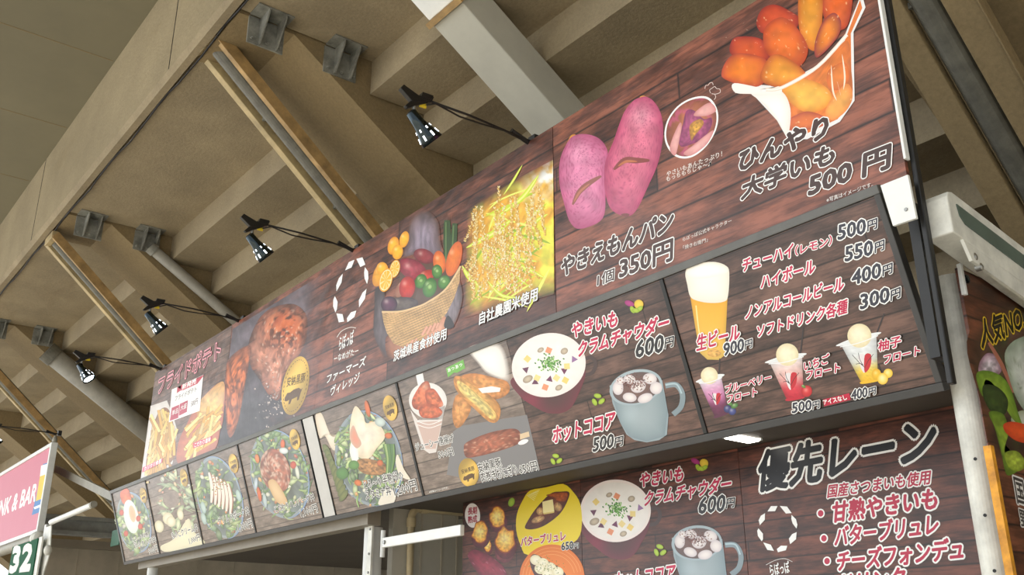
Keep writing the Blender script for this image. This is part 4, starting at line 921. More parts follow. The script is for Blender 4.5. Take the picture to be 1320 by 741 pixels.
# ------------------------------------------------------------------ printed pictures: tilted row of menu posters
GREENS = [(92, 132, 66), (120, 158, 84), (64, 104, 56), (150, 176, 104), (82, 120, 84), (170, 190, 130)]
BITS = [(222, 120, 60), (206, 84, 60), (236, 160, 80), (226, 226, 210), (196, 206, 150)]
def salad(p, cx, cy, rx, ry, ang, n, seed, bowl=(150, 162, 172), glare=0.2, sz=1.0):
    r = random.Random(seed); w = lambda c: np.array(c) * (1 - glare) + np.array((206, 206, 186)) * glare  # food colours mixed toward a pale tone to stand for glare
    if bowl is not None:
        p.blob(ell(cx, cy, rx * 1.04, ry * 1.035, ang, 40), w(bowl), w((128, 142, 156)), sm=False, n=40, rings=3, p=6); p.blob(ell(cx, cy, rx * .97, ry * .97, ang, 40), w((70, 80, 74)), w((96, 112, 120)), sm=False, n=40, rings=4, noise=(.3, 5))
    a = math.radians(ang)
    for k in range(n):
        t, q = r.uniform(0, 6.283), math.sqrt(r.uniform(0, 1)) * 1.02; u, v = rx * q * math.cos(t), ry * q * math.sin(t)
        x, y = cx + u * math.cos(a) - v * math.sin(a), cy + u * math.sin(a) + v * math.cos(a); m = r.random()
        g = w(np.array(r.choice(GREENS)) * r.uniform(.8, 1.15)); th = r.uniform(0, 6.283)
        if m < .34:                                               # stalks and shreds
            l = r.uniform(4, 9) * sz; d = np.array((math.cos(th), math.sin(th))); n_ = np.array((-d[1], d[0])) * r.uniform(-2.5, 2.5); o = np.array((x, y))
            p.line([o - d * l, o + n_, o + d * l], r.uniform(.9, 2.2) * sz, g, .6)
        elif m < .80:                                             # leaves
            l = r.uniform(4, 9) * sz; b = l * r.uniform(.28, .5); c_, s_ = math.cos(th), math.sin(th); pts = []
            for h in np.linspace(0, 6.283, 10)[:-1]:
                f = r.uniform(.7, 1.2); X, Y = l * f * math.cos(h), b * f * math.sin(h); pts.append((x + X * c_ - Y * s_, y + X * s_ + Y * c_))
            p.blob(pts, g * 1.1, g * .74, n=27, rings=3, hi=[(x - 1, y - 1, b, .3)]); p.line([(x - l * .8 * c_, y - l * .8 * s_), (x + l * .8 * c_, y + l * .8 * s_)], .6, g * 1.25, .8, sm=False)
        else:
            c = w(np.array(r.choice(BITS)) * r.uniform(.85, 1.1)); l = r.uniform(1.6, 3.6) * sz
            p.blob(ell(x, y, l, l * r.uniform(.5, .9), r.uniform(0, 180), 10), c, c * .8, n=10, rings=2, sm=False, hi=[(x - .6, y - .6, l * .5, .35)])
    if bowl is not None:
        E = ell(cx, cy, rx * 1.04, ry * 1.035, ang, 80); p.line(E[56:80], 1.6, w((120, 150, 196)), .6); p.line(E[0:22], 1.8, w((110, 140, 190)), .6); p.line(E[30:44], 1.2, w((140, 164, 200)), .6)
z2 = Z(140, 540, 3.9); z3 = Z(300, 510, 3.704); z4 = Z(500, 430, 3.368)
GREY = (118, 106, 98)
def one(zz, a): return zz(a)[0]
def lab(s, t, a, b, h, zz, c=(74, 66, 62), out=WHITE, bold=.006): text(s, t, one(zz, a), one(zz, b), h, (52, 46, 44), .016, out=WHITE, ow=.075, res=1)
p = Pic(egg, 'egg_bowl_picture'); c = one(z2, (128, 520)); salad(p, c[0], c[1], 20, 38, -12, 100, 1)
p.blob(z2((60, 370), (95, 350), (115, 400), (100, 430), (70, 420)), (224, 110, 62), (206, 84, 50), noise=(.2, 3)); c = one(z2, (114, 490)); p.blob(ell(*c, 9.3, 22, -10, 30), (244, 244, 238), (214, 222, 220), sm=False, n=30); c = one(z2, (120, 476)); p.blob(ell(*c, 4.2, 11, -10, 24), (240, 178, 140), (236, 196, 164), sm=False, n=24)
for q in ((88, 575), (160, 540), (150, 500), (66, 470)): p.blob(ell(*one(z2, q), 3, 4, 0, 12), (206, 80, 60), (180, 60, 50), sm=False, n=12, rings=2)
p.build(); lab(egg, 'とろ～り半熟', (122, 622), (205, 590), 5.5, z2, out=(150, 150, 146)); lab(egg, '卵のカルボ丼', (132, 652), (242, 618), 6.5, z2, out=(150, 150, 146)); lab(egg, '900円', (206, 682), (252, 662), 7, z2, out=(150, 150, 146))
seal(egg, *one(z2, (175, 383)), 4.3, 10, -10)
p = Pic(pale, 'mushroom_bowl_picture'); c = one(z2, (350, 430)); salad(p, c[0], c[1], 22, 44, -14, 90, 2, bowl=None, glare=.55)
p.blob(ell(*one(z2, (315, 400)), 11, 12, 0, 24), (128, 112, 104), (146, 128, 116), noise=(.2, 4), fade=.3, n=24, sm=False)
for q, rx, ry in (((300, 500), 7, 8), ((255, 540), 6, 8), ((362, 480), 4, 7), ((315, 515), 6, 7)): p.blob(ell(*one(z2, q), rx, ry, -10, 20), (236, 230, 206), (206, 196, 160), sm=False, n=20)
p.blob(z2((262, 640), (330, 600), (400, 500), (425, 560), (470, 600), (472, 630), (300, 668)), (236, 230, 198), (220, 214, 184), n=40)  # white glare on the lower sheet, painted as a patch
p.build(); lab(pale, 'きのこクリーム丼', (322, 605), (452, 560), 8, z2, out=(190, 184, 160)); lab(pale, '1,000円', (410, 632), (464, 610), 8, z2, out=(150, 150, 140)); seal(pale, *one(z2, (379, 295)), 4.8, 11.5, -10)
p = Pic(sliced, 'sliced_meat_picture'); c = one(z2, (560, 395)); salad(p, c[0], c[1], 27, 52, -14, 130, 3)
for k in range(6):
    a, b = one(z2, (508 + k * 19, 268 + k * 11)), one(z2, (520 + k * 19, 420 + k * 11)); m = ((a[0] + b[0]) / 2 + 2.4, (a[1] + b[1]) / 2)
    p.line([a, m, b], 5.6, (158, 108, 86), .5); p.line([(a[0] - .7, a[1]), (m[0] - .8, m[1]), (b[0] - .7, b[1])], 3.8, (238, 226, 214), .5)
r = random.Random(5)
for k in range(40): x, y = one(z2, (r.gauss(552, 20), r.gauss(325, 22))); p.blob(ell(x, y, 1, .8, 0, 6), r.choice([(160, 110, 50), (120, 140, 70), (200, 150, 70)]), n=6, rings=1, sm=False)
for q in ((478, 445), (655, 385), (480, 500)): p.blob(ell(*one(z2, q), 3.2, 8, -15, 16), (190, 210, 204), (150, 176, 170), sm=False, n=16, rings=3)
p.build(); lab(sliced, 'グリルドポーク丼', (555, 535), (712, 478), 9, z2); lab(sliced, '1,000円', (658, 570), (728, 542), 10, z2); seal(sliced, *one(z2, (629, 223)), 6, 12.5, -10)
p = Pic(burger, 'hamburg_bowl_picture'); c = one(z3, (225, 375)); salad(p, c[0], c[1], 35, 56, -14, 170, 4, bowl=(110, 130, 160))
p.blob(ell(*one(z3, (205, 358)), 19, 29, -14, 40), (176, 108, 84), (132, 74, 60), noise=(.5, 3), sm=False, n=40, spots=(2.2, .58, (226, 196, 176), .8)); p.blob(z3((170, 415), (205, 405), (262, 500), (235, 520), (200, 490)), (228, 196, 150), (206, 166, 116), n=30)
for q, rx, ry, a, cc in (((128, 470), 2.6, 10, -12, (222, 104, 50)), ((310, 365), 2.6, 9, -10, (226, 230, 214)), ((290, 330), 4, 5, 0, (206, 90, 70)), ((240, 230), 3, 6, 0, (226, 110, 60)), ((155, 500), 2.6, 10, -8, (190, 206, 206)), ((112, 420), 2.4, 8, 5, (196, 210, 220)), ((245, 262), 6, 4, 10, (228, 236, 234)), ((118, 300), 3, 6, -10, (226, 130, 60))): p.blob(ell(*one(z3, q), rx, ry, a, 14), np.array(cc), np.array(cc) * .8, sm=False, n=14, rings=3)
p.build(); lab(burger, 'こだわりハンバーグ丼', (205, 560), (395, 498), 8.5, z3); lab(burger, '1,100円', (330, 582), (410, 556), 10, z3); seal(burger, *one(z3, (298, 208)), 6.5, 13.5, -10)
p = Pic(stamina, 'noodle_bowl_picture'); p.blob(z3((395, 95), (425, 85), (470, 190), (510, 190), (520, 235), (480, 260), (440, 190), (415, 200)), (236, 224, 206), (216, 200, 176), n=40)
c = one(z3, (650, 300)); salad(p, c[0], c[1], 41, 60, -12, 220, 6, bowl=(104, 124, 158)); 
for k in range(10):
    x, y = one(z3, (450 + k * 9, 260 + k * 24)); p.blob(ell(x, y, 4, 9, -30 + k * 7, 12), (120, 128, 70), (84, 96, 50), sm=False, n=12, rings=3)
p.blob(z3((585, 50), (625, 90), (640, 130), (690, 125), (730, 190), (690, 250), (650, 300), (600, 290), (570, 240), (560, 150)), (240, 232, 214), (228, 210, 180), n=50, noise=(.1, 6)); p.blob(z3((560, 250), (580, 200), (600, 260), (602, 320), (585, 330), (568, 300)), (246, 246, 240), (226, 226, 220), n=30); p.blob(z3((560, 200), (576, 140), (600, 190), (616, 230), (590, 250)), (226, 150, 126), (206, 170, 150), n=24)
p.blob(z3((595, 310), (640, 300), (720, 320), (740, 360), (680, 380), (610, 360)), (170, 122, 76), (140, 100, 60), noise=(.6, 2), n=40)
for q, rx, ry, a, cc in (((645, 62), 3.2, 11, -12, (222, 110, 50)), ((706, 125), 7, 6, 20, (206, 220, 214)), ((600, 415), 5, 4, 20, (222, 120, 60)), ((745, 190), 5, 4, 10, (216, 116, 60)), ((705, 320), 4, 4, 0, (214, 110, 60)), ((580, 330), 7, 6, 0, (96, 150, 70)), ((525, 370), 8, 8, 0, (84, 140, 70))): p.blob(ell(*one(z3, q), rx, ry, a, 16), np.array(cc), np.array(cc) * .8, sm=False, n=16, rings=3)
for k in range(14):
    a = one(z3, (720 + k * 4, 230)); b = one(z3, (735 + k * 2, 370)); p.line([a, ((a[0] + b[0]) / 2 + 2, (a[1] + b[1]) / 2), b], 1.1, random.choice(GREENS))
p.blob(z3((790, 280), (820, 350), (850, 400), (800, 380), (780, 320)), (232, 222, 204), n=20, rings=3); p.blob(z3((700, 500), (740, 440), (780, 470), (765, 515), (705, 522)), (230, 222, 208), n=20, rings=3)
p.build(); lab(stamina, 'とろ～り半熟卵の', (632, 452), (820, 402), 12, z3); lab(stamina, 'スタミナ丼', (640, 498), (762, 472), 11, z3); lab(stamina, '1,200円', (778, 482), (886, 450), 13, z3); seal(stamina, *one(z3, (754, 58)), 9, 16.5, -10)
# fried snacks
p = Pic(fried, 'slate_tray_and_glare_picture'); p.poly(z4((283, 425), (320, 400), (604, 352), (660, 590), (400, 640), (256, 612)), (126, 124, 126)); p.blob(z4((350, 60), (490, 45), (530, 200), (440, 180), (390, 130)), (246, 244, 240), (222, 214, 206), n=40, fade=.25); p.build()  # tray, then a soft white patch painted as glare on the upper sheet
p = Pic(fried, 'fried_chicken_cup_picture'); p.blob(ell(*one(z4, (174, 290)), 24.5, 23, 10, 40), (238, 236, 234), (226, 222, 218), sm=False, n=40)
p.poly(z4((98, 330), (130, 375), (238, 372), (250, 310), (210, 515), (180, 520), (152, 500)), (224, 216, 212)); p.poly(z4((126, 385), (236, 378), (208, 500), (165, 500)), (206, 178, 168))
p.poly(z4((122, 180), (152, 172), (162, 225), (132, 230)), (236, 234, 232))
for q in ([(105, 290), (130, 240), (155, 210), (180, 215), (190, 290), (160, 330), (115, 325)], [(165, 250), (200, 240), (235, 290), (238, 315), (200, 320), (170, 300)], [(140, 320), (190, 305), (236, 335), (220, 362), (160, 366), (138, 350)]):
    p.blob(z4(*q), (206, 110, 70), (170, 74, 46), noise=(.35, 3), n=40, hi=[(one(z4, q[2])[0] + 2, one(z4, q[2])[1] + 6, 4, .4)])
for y in (380, 395): p.line(z4((128, y), (180, y + 14), (234, y - 4)), .8, (246, 244, 242))
p.build()
p = Pic(fried, 'fried_sandwich_picture')
p.blob(z4((280, 330), (300, 265), (350, 275), (360, 330), (320, 400), (290, 400)), (214, 150, 84), (186, 120, 60), noise=(.3, 3)); p.blob(z4((315, 195), (370, 172), (460, 190), (520, 210), (525, 255), (470, 285), (400, 270)), (216, 150, 82), (184, 116, 58), noise=(.3, 3))
p.blob(z4((288, 190), (330, 190), (420, 250), (485, 310), (480, 375), (440, 382), (370, 320), (300, 250)), (214, 164, 90), (190, 126, 62), noise=(.35, 3)); p.blob(z4((300, 205), (330, 215), (420, 290), (470, 350), (450, 372), (380, 310), (315, 250)), (206, 190, 120), (220, 180, 100), noise=(.45, 2.2), n=40)
p.poly(z4((392, 238), (450, 228), (490, 235), (486, 252), (410, 258)), (240, 240, 236)); p.poly(z4((252, 150), (328, 112), (336, 150), (300, 170), (288, 168), (262, 190)), (110, 180, 70)); p.build()
text(fried, 'あつあつ', one(z4, (262, 168)), one(z4, (326, 140)), 4.5, WHITE, .02, res=1)
p = Pic(fried, 'meat_roll_picture'); p.blob(z4((330, 500), (345, 470), (440, 430), (540, 412), (575, 430), (570, 475), (480, 510), (380, 535), (340, 535)), (176, 100, 74), (124, 64, 48), noise=(.35, 3), n=60, spots=(1.8, .66, (234, 190, 160), .7)); p.poly(z4((574, 436), (612, 424), (616, 446), (574, 460)), (222, 196, 160)); p.blob(ell(*one(z4, (588, 470)), 7, 3, -20, 16), (248, 246, 244), sm=False, n=16, rings=2); p.build()
lab(fried, 'ジューシー唐揚げ', (124, 510), (290, 470), 10, z4, c=(250, 250, 250), out=(72, 62, 60)); lab(fried, '500円', (224, 542), (288, 525), 9, z4, out=(72, 62, 60)); lab(fried, '安納黒豚', (398, 605), (498, 578), 12, z4, out=(72, 66, 66)); lab(fried, '肉巻きおにぎり', (412, 648), (568, 612), 13, z4, out=(72, 66, 66)); lab(fried, '650円', (576, 612), (656, 594), 12, z4, out=(72, 66, 66))
text(fried, '※写真はイメージです。', one(z4, (182, 692)), one(z4, (265, 672)), 2.6, WHITE, .01, res=1)
seal(fried, *one(z4, (352, 602)), 13, 18.5, -8)
# chowder and cocoa mugs (also printed on the counter board)
def leafmark(p, x, y, s=1.0, potato=False):
    if potato:
        p.blob(ell(x - 8 * s, y - 3 * s, 6.5 * s, 3.6 * s, 20, 16), (176, 56, 130), (150, 40, 110), sm=False, n=16, rings=3); p.blob(ell(x + 4 * s, y - 2 * s, 6 * s, 6 * s, 0, 16), (236, 206, 70), (214, 176, 50), sm=False, n=16, rings=3)
    for dx, dy, a in ((-4, 5, 60), (5, 4, -40), (0, -3 if not potato else 6, 10)):
        P = ell(x + dx * s, y + dy * s, 5 * s, 3 * s, a, 14); p.blob(P, (176, 200, 60), (140, 170, 40), sm=False, n=14, rings=2)
def mug_art(s):
    p = Pic(s, 'chowder_mug_picture'); y4 = Z(660, 370, 4)
    p.line(y4((372, 372), (410, 362), (432, 395), (415, 440), (375, 455)), 5, (70, 52, 50))
    p.blob(y4((0, 470), (40, 560), (110, 612), (190, 650), (280, 640), (335, 570), (374, 420), (200, 400)), (76, 46, 46), (108, 40, 54), n=60, hi=[(686, 514, 14, .6)], hic=(150, 36, 66))
    p.blob(ell(707.5, 470.5, 48, 41, -14, 60), (246, 238, 232), (244, 232, 228), sm=False, n=60, rings=4); p.blob(ell(708, 471, 44.5, 37.5, -14, 60), (248, 244, 238), (240, 234, 230), sm=False, n=60, rings=6, noise=(.03, 6))
    r = random.Random(8)
    for (x, y), c, k in [((72, 425), (104, 56, 84), 3), ((270, 430), (110, 44, 84), 3), ((195, 475), (112, 50, 90), 3), ((320, 372), (150, 110, 160), 3), ((120, 490), (104, 56, 84), 3), ((80, 370), (240, 214, 130), 4), ((276, 480), (240, 210, 120), 4), ((130, 468), (242, 220, 150), 4), ((284, 408), (240, 216, 140), 4), ((190, 326), (232, 150, 110), 4), ((172, 516), (232, 150, 110), 4), ((230, 468), (242, 220, 150), 4)]:
        x, y = y4((x, y))[0]; R = 5.2; a0 = r.uniform(0, 6); p.poly([(x + R * math.cos(a0 + 6.283 * q / k), y + R * math.sin(a0 + 6.283 * q / k)) for q in range(k)], c)
    for (x, y), rx, ry in (((82, 474), 7, 4.5), ((148, 324), 4.5, 3), ((270, 330), 5, 4), ((242, 518), 5, 3.5)): p.blob(ell(*y4((x, y))[0], rx, ry, -30, 16), (206, 190, 166), (150, 134, 116), sm=False, n=16, rings=3)
    for k in range(110):
        x, y = r.gauss(709, 7), r.gauss(468, 4.5); p.blob(ell(x, y, 1.5, 1, r.uniform(0, 90), 6), r.choice([(88, 150, 60), (120, 180, 80), (60, 120, 44), (150, 196, 110)]), n=6, rings=1, sm=False)
    p.build()
    p = Pic(s, 'cocoa_mug_picture')
    p.line([(858, 497), (872, 496), (880, 508), (878, 524), (868, 534)], 7, (132, 148, 156)); p.line([(858, 496), (872, 495), (879, 507)], 2, (176, 198, 206))
    p.poly([(786, 497), (790, 520), (800, 545), (808, 560), (818, 567), (834, 570), (850, 567), (860, 560), (862, 535), (854, 490), (820, 480)], (148, 164, 172), sm=False)
    p.blob([(788, 505), (800, 545), (812, 563), (834, 569), (857, 562), (861, 530), (854, 497), (820, 515)], (160, 174, 180), (128, 146, 154), n=48, hi=[(812, 535, 12, .4)], hic=(190, 208, 214), sm=False)
    p.blob(ell(820, 499, 34.5, 22.5, -14, 50), (176, 190, 196), (164, 180, 188), sm=False, n=50, rings=3); p.blob(ell(820.5, 499.5, 31, 19.5, -14, 50), (120, 90, 84), (96, 80, 80), sm=False, n=50, rings=4)
    for x, y, rx, ry, a in ((797, 500, 7, 9, 0), (812, 489, 8, 6, 20), (838, 488, 9, 7, 10), (846, 500, 8, 8, 0), (823, 498, 10, 8, -20), (812, 512, 9, 6, 10), (832, 513, 10, 6, -20), (800, 491, 6, 5, 0)): p.blob(ell(x, y, rx, ry, a, 22), (240, 232, 230), (206, 196, 200), sm=False, n=22, rings=4)
    r = random.Random(3)
    for k in range(170):
        x, y = r.gauss(818, 9), r.gauss(493, 5); p.blob(ell(x, y, r.uniform(.4, 1.3), r.uniform(.4, .9), 0, 5), r.choice([(120, 76, 70), (150, 104, 96), (96, 60, 56)]), n=5, rings=1, sm=False)
    p.build()
    for q in ((771, 513, 1, False), (717, 590, .9, False), (820, 394, 1, True)): p = Pic(s, 'leaf_emblem'); leafmark(p, *q); p.build()
    R = lambda t, a, b, h, l: text(s, t, a, b, h, PINKT, .035, out=WHITE, ow=.10, lean=l)
    K = lambda t, a, b, h, o=WHITE, l=(1, -1): text(s, t, a, b, h, INK, .028, out=o, ow=.07, lean=(l[0] * h * .08, -h))
    R('やきいも', (737, 436), (795.5, 420), 19.5, (2, -19.5)); R('クラムチャウダー', (745, 461), (861, 426), 21, (2.5, -21)); R('ホットココア', (713, 572), (792.5, 552), 21, (1, -21))
    K('600', (820, 461), (855, 453), 22); K('円', (857.5, 449), (868.5, 446), 13); K('500', (765, 582), (791, 576), 17.5); K('円', (793, 576), (803.5, 573.5), 12)
mug_art(mugs)
# the same artwork on the board: a straight scaling from one sheet's plane to the other's
src = [(660, 480), (754, 475), (712, 430), (869, 446), (771, 512)]; dst = [(752, 665), (837, 652), (797, 622), (952, 658), (847, 712)]
A = mugs.plane_uv(src); B = mugs2.plane_uv(dst)
M_ = np.linalg.lstsq(np.concatenate([A, np.ones((5, 1))], 1), B, rcond=None)[0]
mugs2.map = lambda px: np.concatenate([mugs.plane_uv(px), np.ones((len(np.atleast_2d(px)), 1))], 1) @ M_
mug_art(mugs2)
# drinks
zd = Z(860, 260, 2.4694)
p = Pic(drinks, 'beer_glass_picture')
def beer(x, y, T, c): q = np.clip((y - 385) / 75, 0, 1)[:, None]; return (np.array((244, 178, 44)) * (1 - q) + np.array((238, 196, 96)) * q) * (1 - .12 * (T ** 4))[:, None]
p.blob(dense_pts(zd((72, 290), (193, 292), (187, 420), (184, 488), (165, 503), (128, 502), (104, 480), (90, 400)), 48), (240, 180, 50), fn=beer, sm=False, n=48, rings=16)
p.blob(zd((58, 228), (70, 206), (110, 194), (155, 192), (188, 204), (198, 226), (194, 300), (180, 318), (140, 322), (100, 316), (74, 302), (64, 262)), (250, 246, 238), (236, 228, 214), n=48, rings=6); p.blob(zd((62, 226), (80, 206), (125, 196), (175, 203), (194, 222), (160, 236), (110, 244), (76, 240)), (254, 252, 248), (244, 238, 228), n=40, rings=4)
p.line(zd((92, 330), (100, 400), (112, 470)), 1.6, (252, 226, 150)); p.blob(ell(*one(zd, (150, 482)), 9, 5, 0, 14), (226, 176, 96), (200, 150, 80), noise=(.4, 1.5), sm=False, n=14, rings=3); p.build()
def cupf(s, scoop, r, rimL, rimR, botL, botR, straw, cols, fruit):
    p = Pic(s, 'ice_float_picture'); rimL, rimR, botL, botR = map(np.array, (rimL, rimR, botL, botR)); straw and p.line(straw, 2.0, (52, 44, 46), sm=False)
    up = np.array((0, -3.0)); nx, ny = 10, 24
    def body(u, v, x, y):
        k = np.clip(v, 0, 1) * (len(cols) - 1); i = np.minimum(k.astype(int), len(cols) - 2); f = (k - i)[:, None]; C = np.array(cols, float); c = C[i] * (1 - f) + C[i + 1] * f
        return c * (.88 + .22 * fbm(x / 2.2, y / 2.2, 91))[:, None] * (1 - .18 * np.abs(2 * u - 1) ** 3)[:, None], np.ones(len(u))
    p.blob([rimL, rimL + up * .9, (rimL + rimR) / 2 + up * 1.8, rimR + up, rimR, (rimL + rimR) / 2 - up * 1.1], (222, 226, 228), (238, 240, 242), n=30, rings=3)
    p.grid([rimL + (rimR - rimL) * .08 - up * .4, rimR - (rimR - rimL) * .06 - up * .4, botR, botL], nx, ny, body); p.blob([botL, botR, botR + (-1.5, 2.6), botL + (2, 2.8)], cols[-1], n=16, rings=2)
    p.blob(ell(scoop[0], scoop[1], r, r, 0, 28), (246, 238, 206), (226, 212, 170), sm=False, n=28, rings=5, noise=(.06, 3), hi=[(scoop[0] - r * .2, scoop[1] - r * .3, r * .5, .4)]); p.line([rimL + (2, 1), (rimL + rimR) / 2 + (0, 3.5), rimR + (-1, 1.5)], 1.1, (240, 242, 244))
    m = rimL * .22 + rimR * .22 + botL * .28 + botR * .28 ; w = np.linalg.norm(rimR - rimL) * .15
    p.blob([m + (-w, -w * 1.1), m + (0, -w * 1.2), m + (0, w * 1.5), m + (-w * .6, w * .8)], (232, 224, 226), n=16, rings=2); p.blob([m + (0, -w * 1.2), m + (w, -w * 1.3), m + (w * .9, w * .5), m + (0, w * 1.5)], (196, 34, 50), n=16, rings=2)
    for a, b, c in (((-2.0, -1.3), (-.9, -.1), (.1, .8)), ((-1.4, .2), (-.7, .1), (-.2, .4)), ((-1.0, -1.6), (-.8, -.6), (-.3, .3)), ((1.4, -1.4), (.6, -.4), (.1, .6))): p.line([m + np.array(q) * w for q in (a, b, c)], .7, (40, 34, 38))
    for (x, y), rx, ry, a, c0, c1 in fruit: p.blob(ell(x, y, rx, ry, a, 20), c0, c1, sm=False, n=20, rings=4, hi=[(x - 1, y - 1.5, rx * .4, .45)])
    p.build()
cupf(drinks, (914.5, 484), 11, (899, 493), (932, 485), (921, 536), (939, 531), [(928, 462), (927, 486)], [(236, 226, 236), (226, 170, 206), (214, 130, 180), (120, 50, 90), (92, 40, 70)], [((938, 527), 5, 5, 0, (62, 70, 130), (40, 44, 90)), ((944, 530), 5, 5, 0, (70, 80, 146), (44, 50, 100)), ((947, 523), 5, 3, -30, (90, 140, 70), (60, 104, 50)), ((941, 520), 4, 2.4, 30, (96, 146, 76), (60, 104, 50))])
cupf(drinks, (1015, 457), 14.5, (989, 468), (1037, 458), (1014, 514), (1036, 511), [(1036, 421), (1031, 464)], [(240, 232, 232), (240, 206, 200), (236, 170, 166), (214, 60, 76), (196, 32, 56)], [((1040, 504), 7, 7.5, 10, (214, 48, 52), (180, 30, 40)), ((1036, 498), 3, 1.8, 30, (110, 150, 70), (80, 120, 50))])
cupf(drinks, (1108, 432.5), 15.5, (1081, 446), (1133, 431), (1110, 492), (1132, 489), [(1140, 404), (1127, 438)], [(236, 238, 238), (230, 234, 236), (226, 228, 220), (240, 206, 80), (238, 186, 40)], [((1130, 482), 6, 7, 0, (242, 196, 50), (226, 170, 40)), ((1145, 481), 6, 6, 0, (246, 222, 110), (236, 190, 50)), ((1138, 488), 7, 7.5, 0, (248, 230, 140), (238, 190, 50))])
p = Pic(drinks, 'price_tag'); p.poly(zd((497, 629), (580, 609), (585, 630), (500, 651)), (200, 36, 70)); p.build()
TR = lambda t, a, b, h, ow=.1: text(drinks, t, one(zd, a), one(zd, b), h / 2.4694, PINKT, .03, out=WHITE, ow=ow, lean=(h * .02, -h / 2.4694))
TK = lambda t, a, b, h, ow=.085: text(drinks, t, one(zd, a), one(zd, b), h / 2.4694, (50, 52, 66), .03, out=WHITE, ow=ow, lean=(h * .01, -h / 2.4694))
TR('チューハイ', (240, 224), (400, 175), 41); TR('（レモン）', (408, 172), (524, 138), 32); TR('ハイボール', (299, 278), (470, 226), 44); TR('ノンアルコールビール', (250, 374), (562, 280), 41, .11); TR('ソフトドリンク各種', (287, 434), (573, 354), 42, .11)
for n_, a, b, c, d in (('500', (545, 121), (632, 100), (639, 94), (669, 84)), ('550', (568, 190), (655, 168), (663, 163), (692, 152)), ('400', (590, 265), (681, 240), (688, 237), (718, 226)), ('300', (617, 342), (708, 317), (714, 315), (744, 303))): TK(n_, a, b, 46); TK('円', c, d, 32)
TR('生ビール', (96, 474), (232, 438), 50); TK('900', (182, 491), (246, 474), 40); TK('円', (250, 470), (273, 462), 27)
TR('ブルーベリー', (187, 610), (333, 570), 27); TR('フロート', (193, 640), (288, 616), 25); TR('いちご', (438, 538), (517, 512), 30); TR('フロート', (445, 566), (552, 540), 28); TR('柚子', (675, 476), (746, 458), 34); TR('フロート', (693, 516), (807, 486), 28)
TK('500', (401, 672), (462, 661), 32); TK('円', (466, 660), (488, 655), 24); TK('400', (590, 630), (640, 620), 32); TK('円', (645, 617), (667, 611), 24); text(drinks, 'アイスなし', one(zd, (503, 645)), one(zd, (577, 628)), 6, WHITE, .03)

# ------------------------------------------------------------------ counter boards
zr = Z(590, 600, 5.256)
p = Pic(roast, 'oval_badge'); p.blob(ell(*one(zr, (101, 338)), 9.8, 15.8, -3, 30), (240, 234, 232), sm=False, n=30, rings=2); p.build()
text(roast, '長期', one(zr, (70, 335)), one(zr, (131, 325)), 9, (170, 30, 60), .03); text(roast, '熟成', one(zr, (70, 392)), one(zr, (131, 382)), 9, (170, 30, 60), .03)
p = Pic(roast, 'roasted_sweet_potato_picture')
def flesh(c, rx, ry, a):
    x, y = one(zr, c); rx, ry = rx / 5.256, ry / 5.256
    r = random.Random(int(x * 7 + y)); k = [r.uniform(.84, 1.16) for _ in range(18)]
    p.blob(ell(x + 1.0, y + ry * .42, rx * 1.12, ry * .98, a, 36), (118, 44, 50), (80, 26, 36), sm=False, n=36, noise=(.25, 3))
    P = [(x + rx * g * math.cos(t) , y + ry * (g if math.sin(t) < .2 else .96) * math.sin(t)) for t, g in zip(np.linspace(0, 6.283, 19)[:-1], k)]
    p.blob(P, (204, 120, 40), (150, 70, 34), n=54, rings=4)
    p.blob([(x + (u - x) * .9, y + (v - y) * .9) for u, v in P], (252, 210, 104), (232, 152, 42), n=54, rings=9, noise=(.34, 2.0), hi=[(x - rx * .1, y - ry * .15, rx * .6, .5)], hic=(255, 240, 180))
flesh((270, 352), 56, 74, 0); flesh((205, 545), 24, 44, 5); flesh((152, 455), 56, 76, 10); p.blob(ell(*one(zr, (318, 590)), 12.5, 13, 0, 30), (130, 56, 60), (100, 36, 46), sm=False, n=30, noise=(.3, 3)); flesh((322, 505), 66, 92, 0)
p.blob(zr((70, 600), (110, 570), (180, 590), (260, 640), (320, 700), (330, 780), (240, 800), (150, 740), (90, 660)), (150, 44, 66), (110, 26, 50), noise=(.25, 4), n=48, spots=(2, .74, (226, 150, 170), .6)); p.blob(ell(*one(zr, (365, 248)), 4, 6, 20, 12), (170, 200, 70), (130, 170, 50), sm=False, n=12, rings=2); p.build()
p = Pic(roast, 'yellow_plate_picture'); p.poly(zr((492, 168), (600, 148), (715, 124), (785, 180), (832, 262), (842, 400), (812, 500), (700, 560), (480, 606), (430, 545), (398, 440), (402, 330), (440, 238)), (240, 214, 36), sm=True)
for k in range(7): p.line(zr((470 + k * 8, 200 - k * 3), (520 + k * 6, 236 - k * 12)), .7, (250, 240, 170), sm=False)
p.blob(zr((458, 424), (478, 370), (540, 280), (630, 190), (700, 176), (757, 182), (740, 250), (690, 330), (600, 400), (520, 430)), (116, 58, 36), (80, 38, 30), noise=(.35, 3), n=60); p.blob(zr((600, 200), (690, 182), (745, 190), (730, 240), (680, 240), (650, 215)), (182, 92, 40), (140, 66, 30), noise=(.3, 2), n=36)
for q, rx, ry in (((545, 365), 9, 4), ((680, 280), 5, 6), ((560, 310), 5, 5)): p.blob(ell(*one(zr, q), rx, ry, -20, 18), (206, 170, 110), (160, 110, 70), sm=False, n=18, rings=3, noise=(.4, 1.5))
p.poly(zr((574, 245), (645, 228), (656, 310), (580, 322)), (250, 236, 170)); p.poly(zr((580, 322), (656, 310), (654, 320), (584, 331)), (232, 206, 120)); p.build()
p = Pic(roast, 'orange_plate_picture'); p.blob(ell(*one(zr, (640, 760)), 42, 43, 0, 60), (236, 130, 40), (226, 118, 36), sm=False, n=60, rings=4)
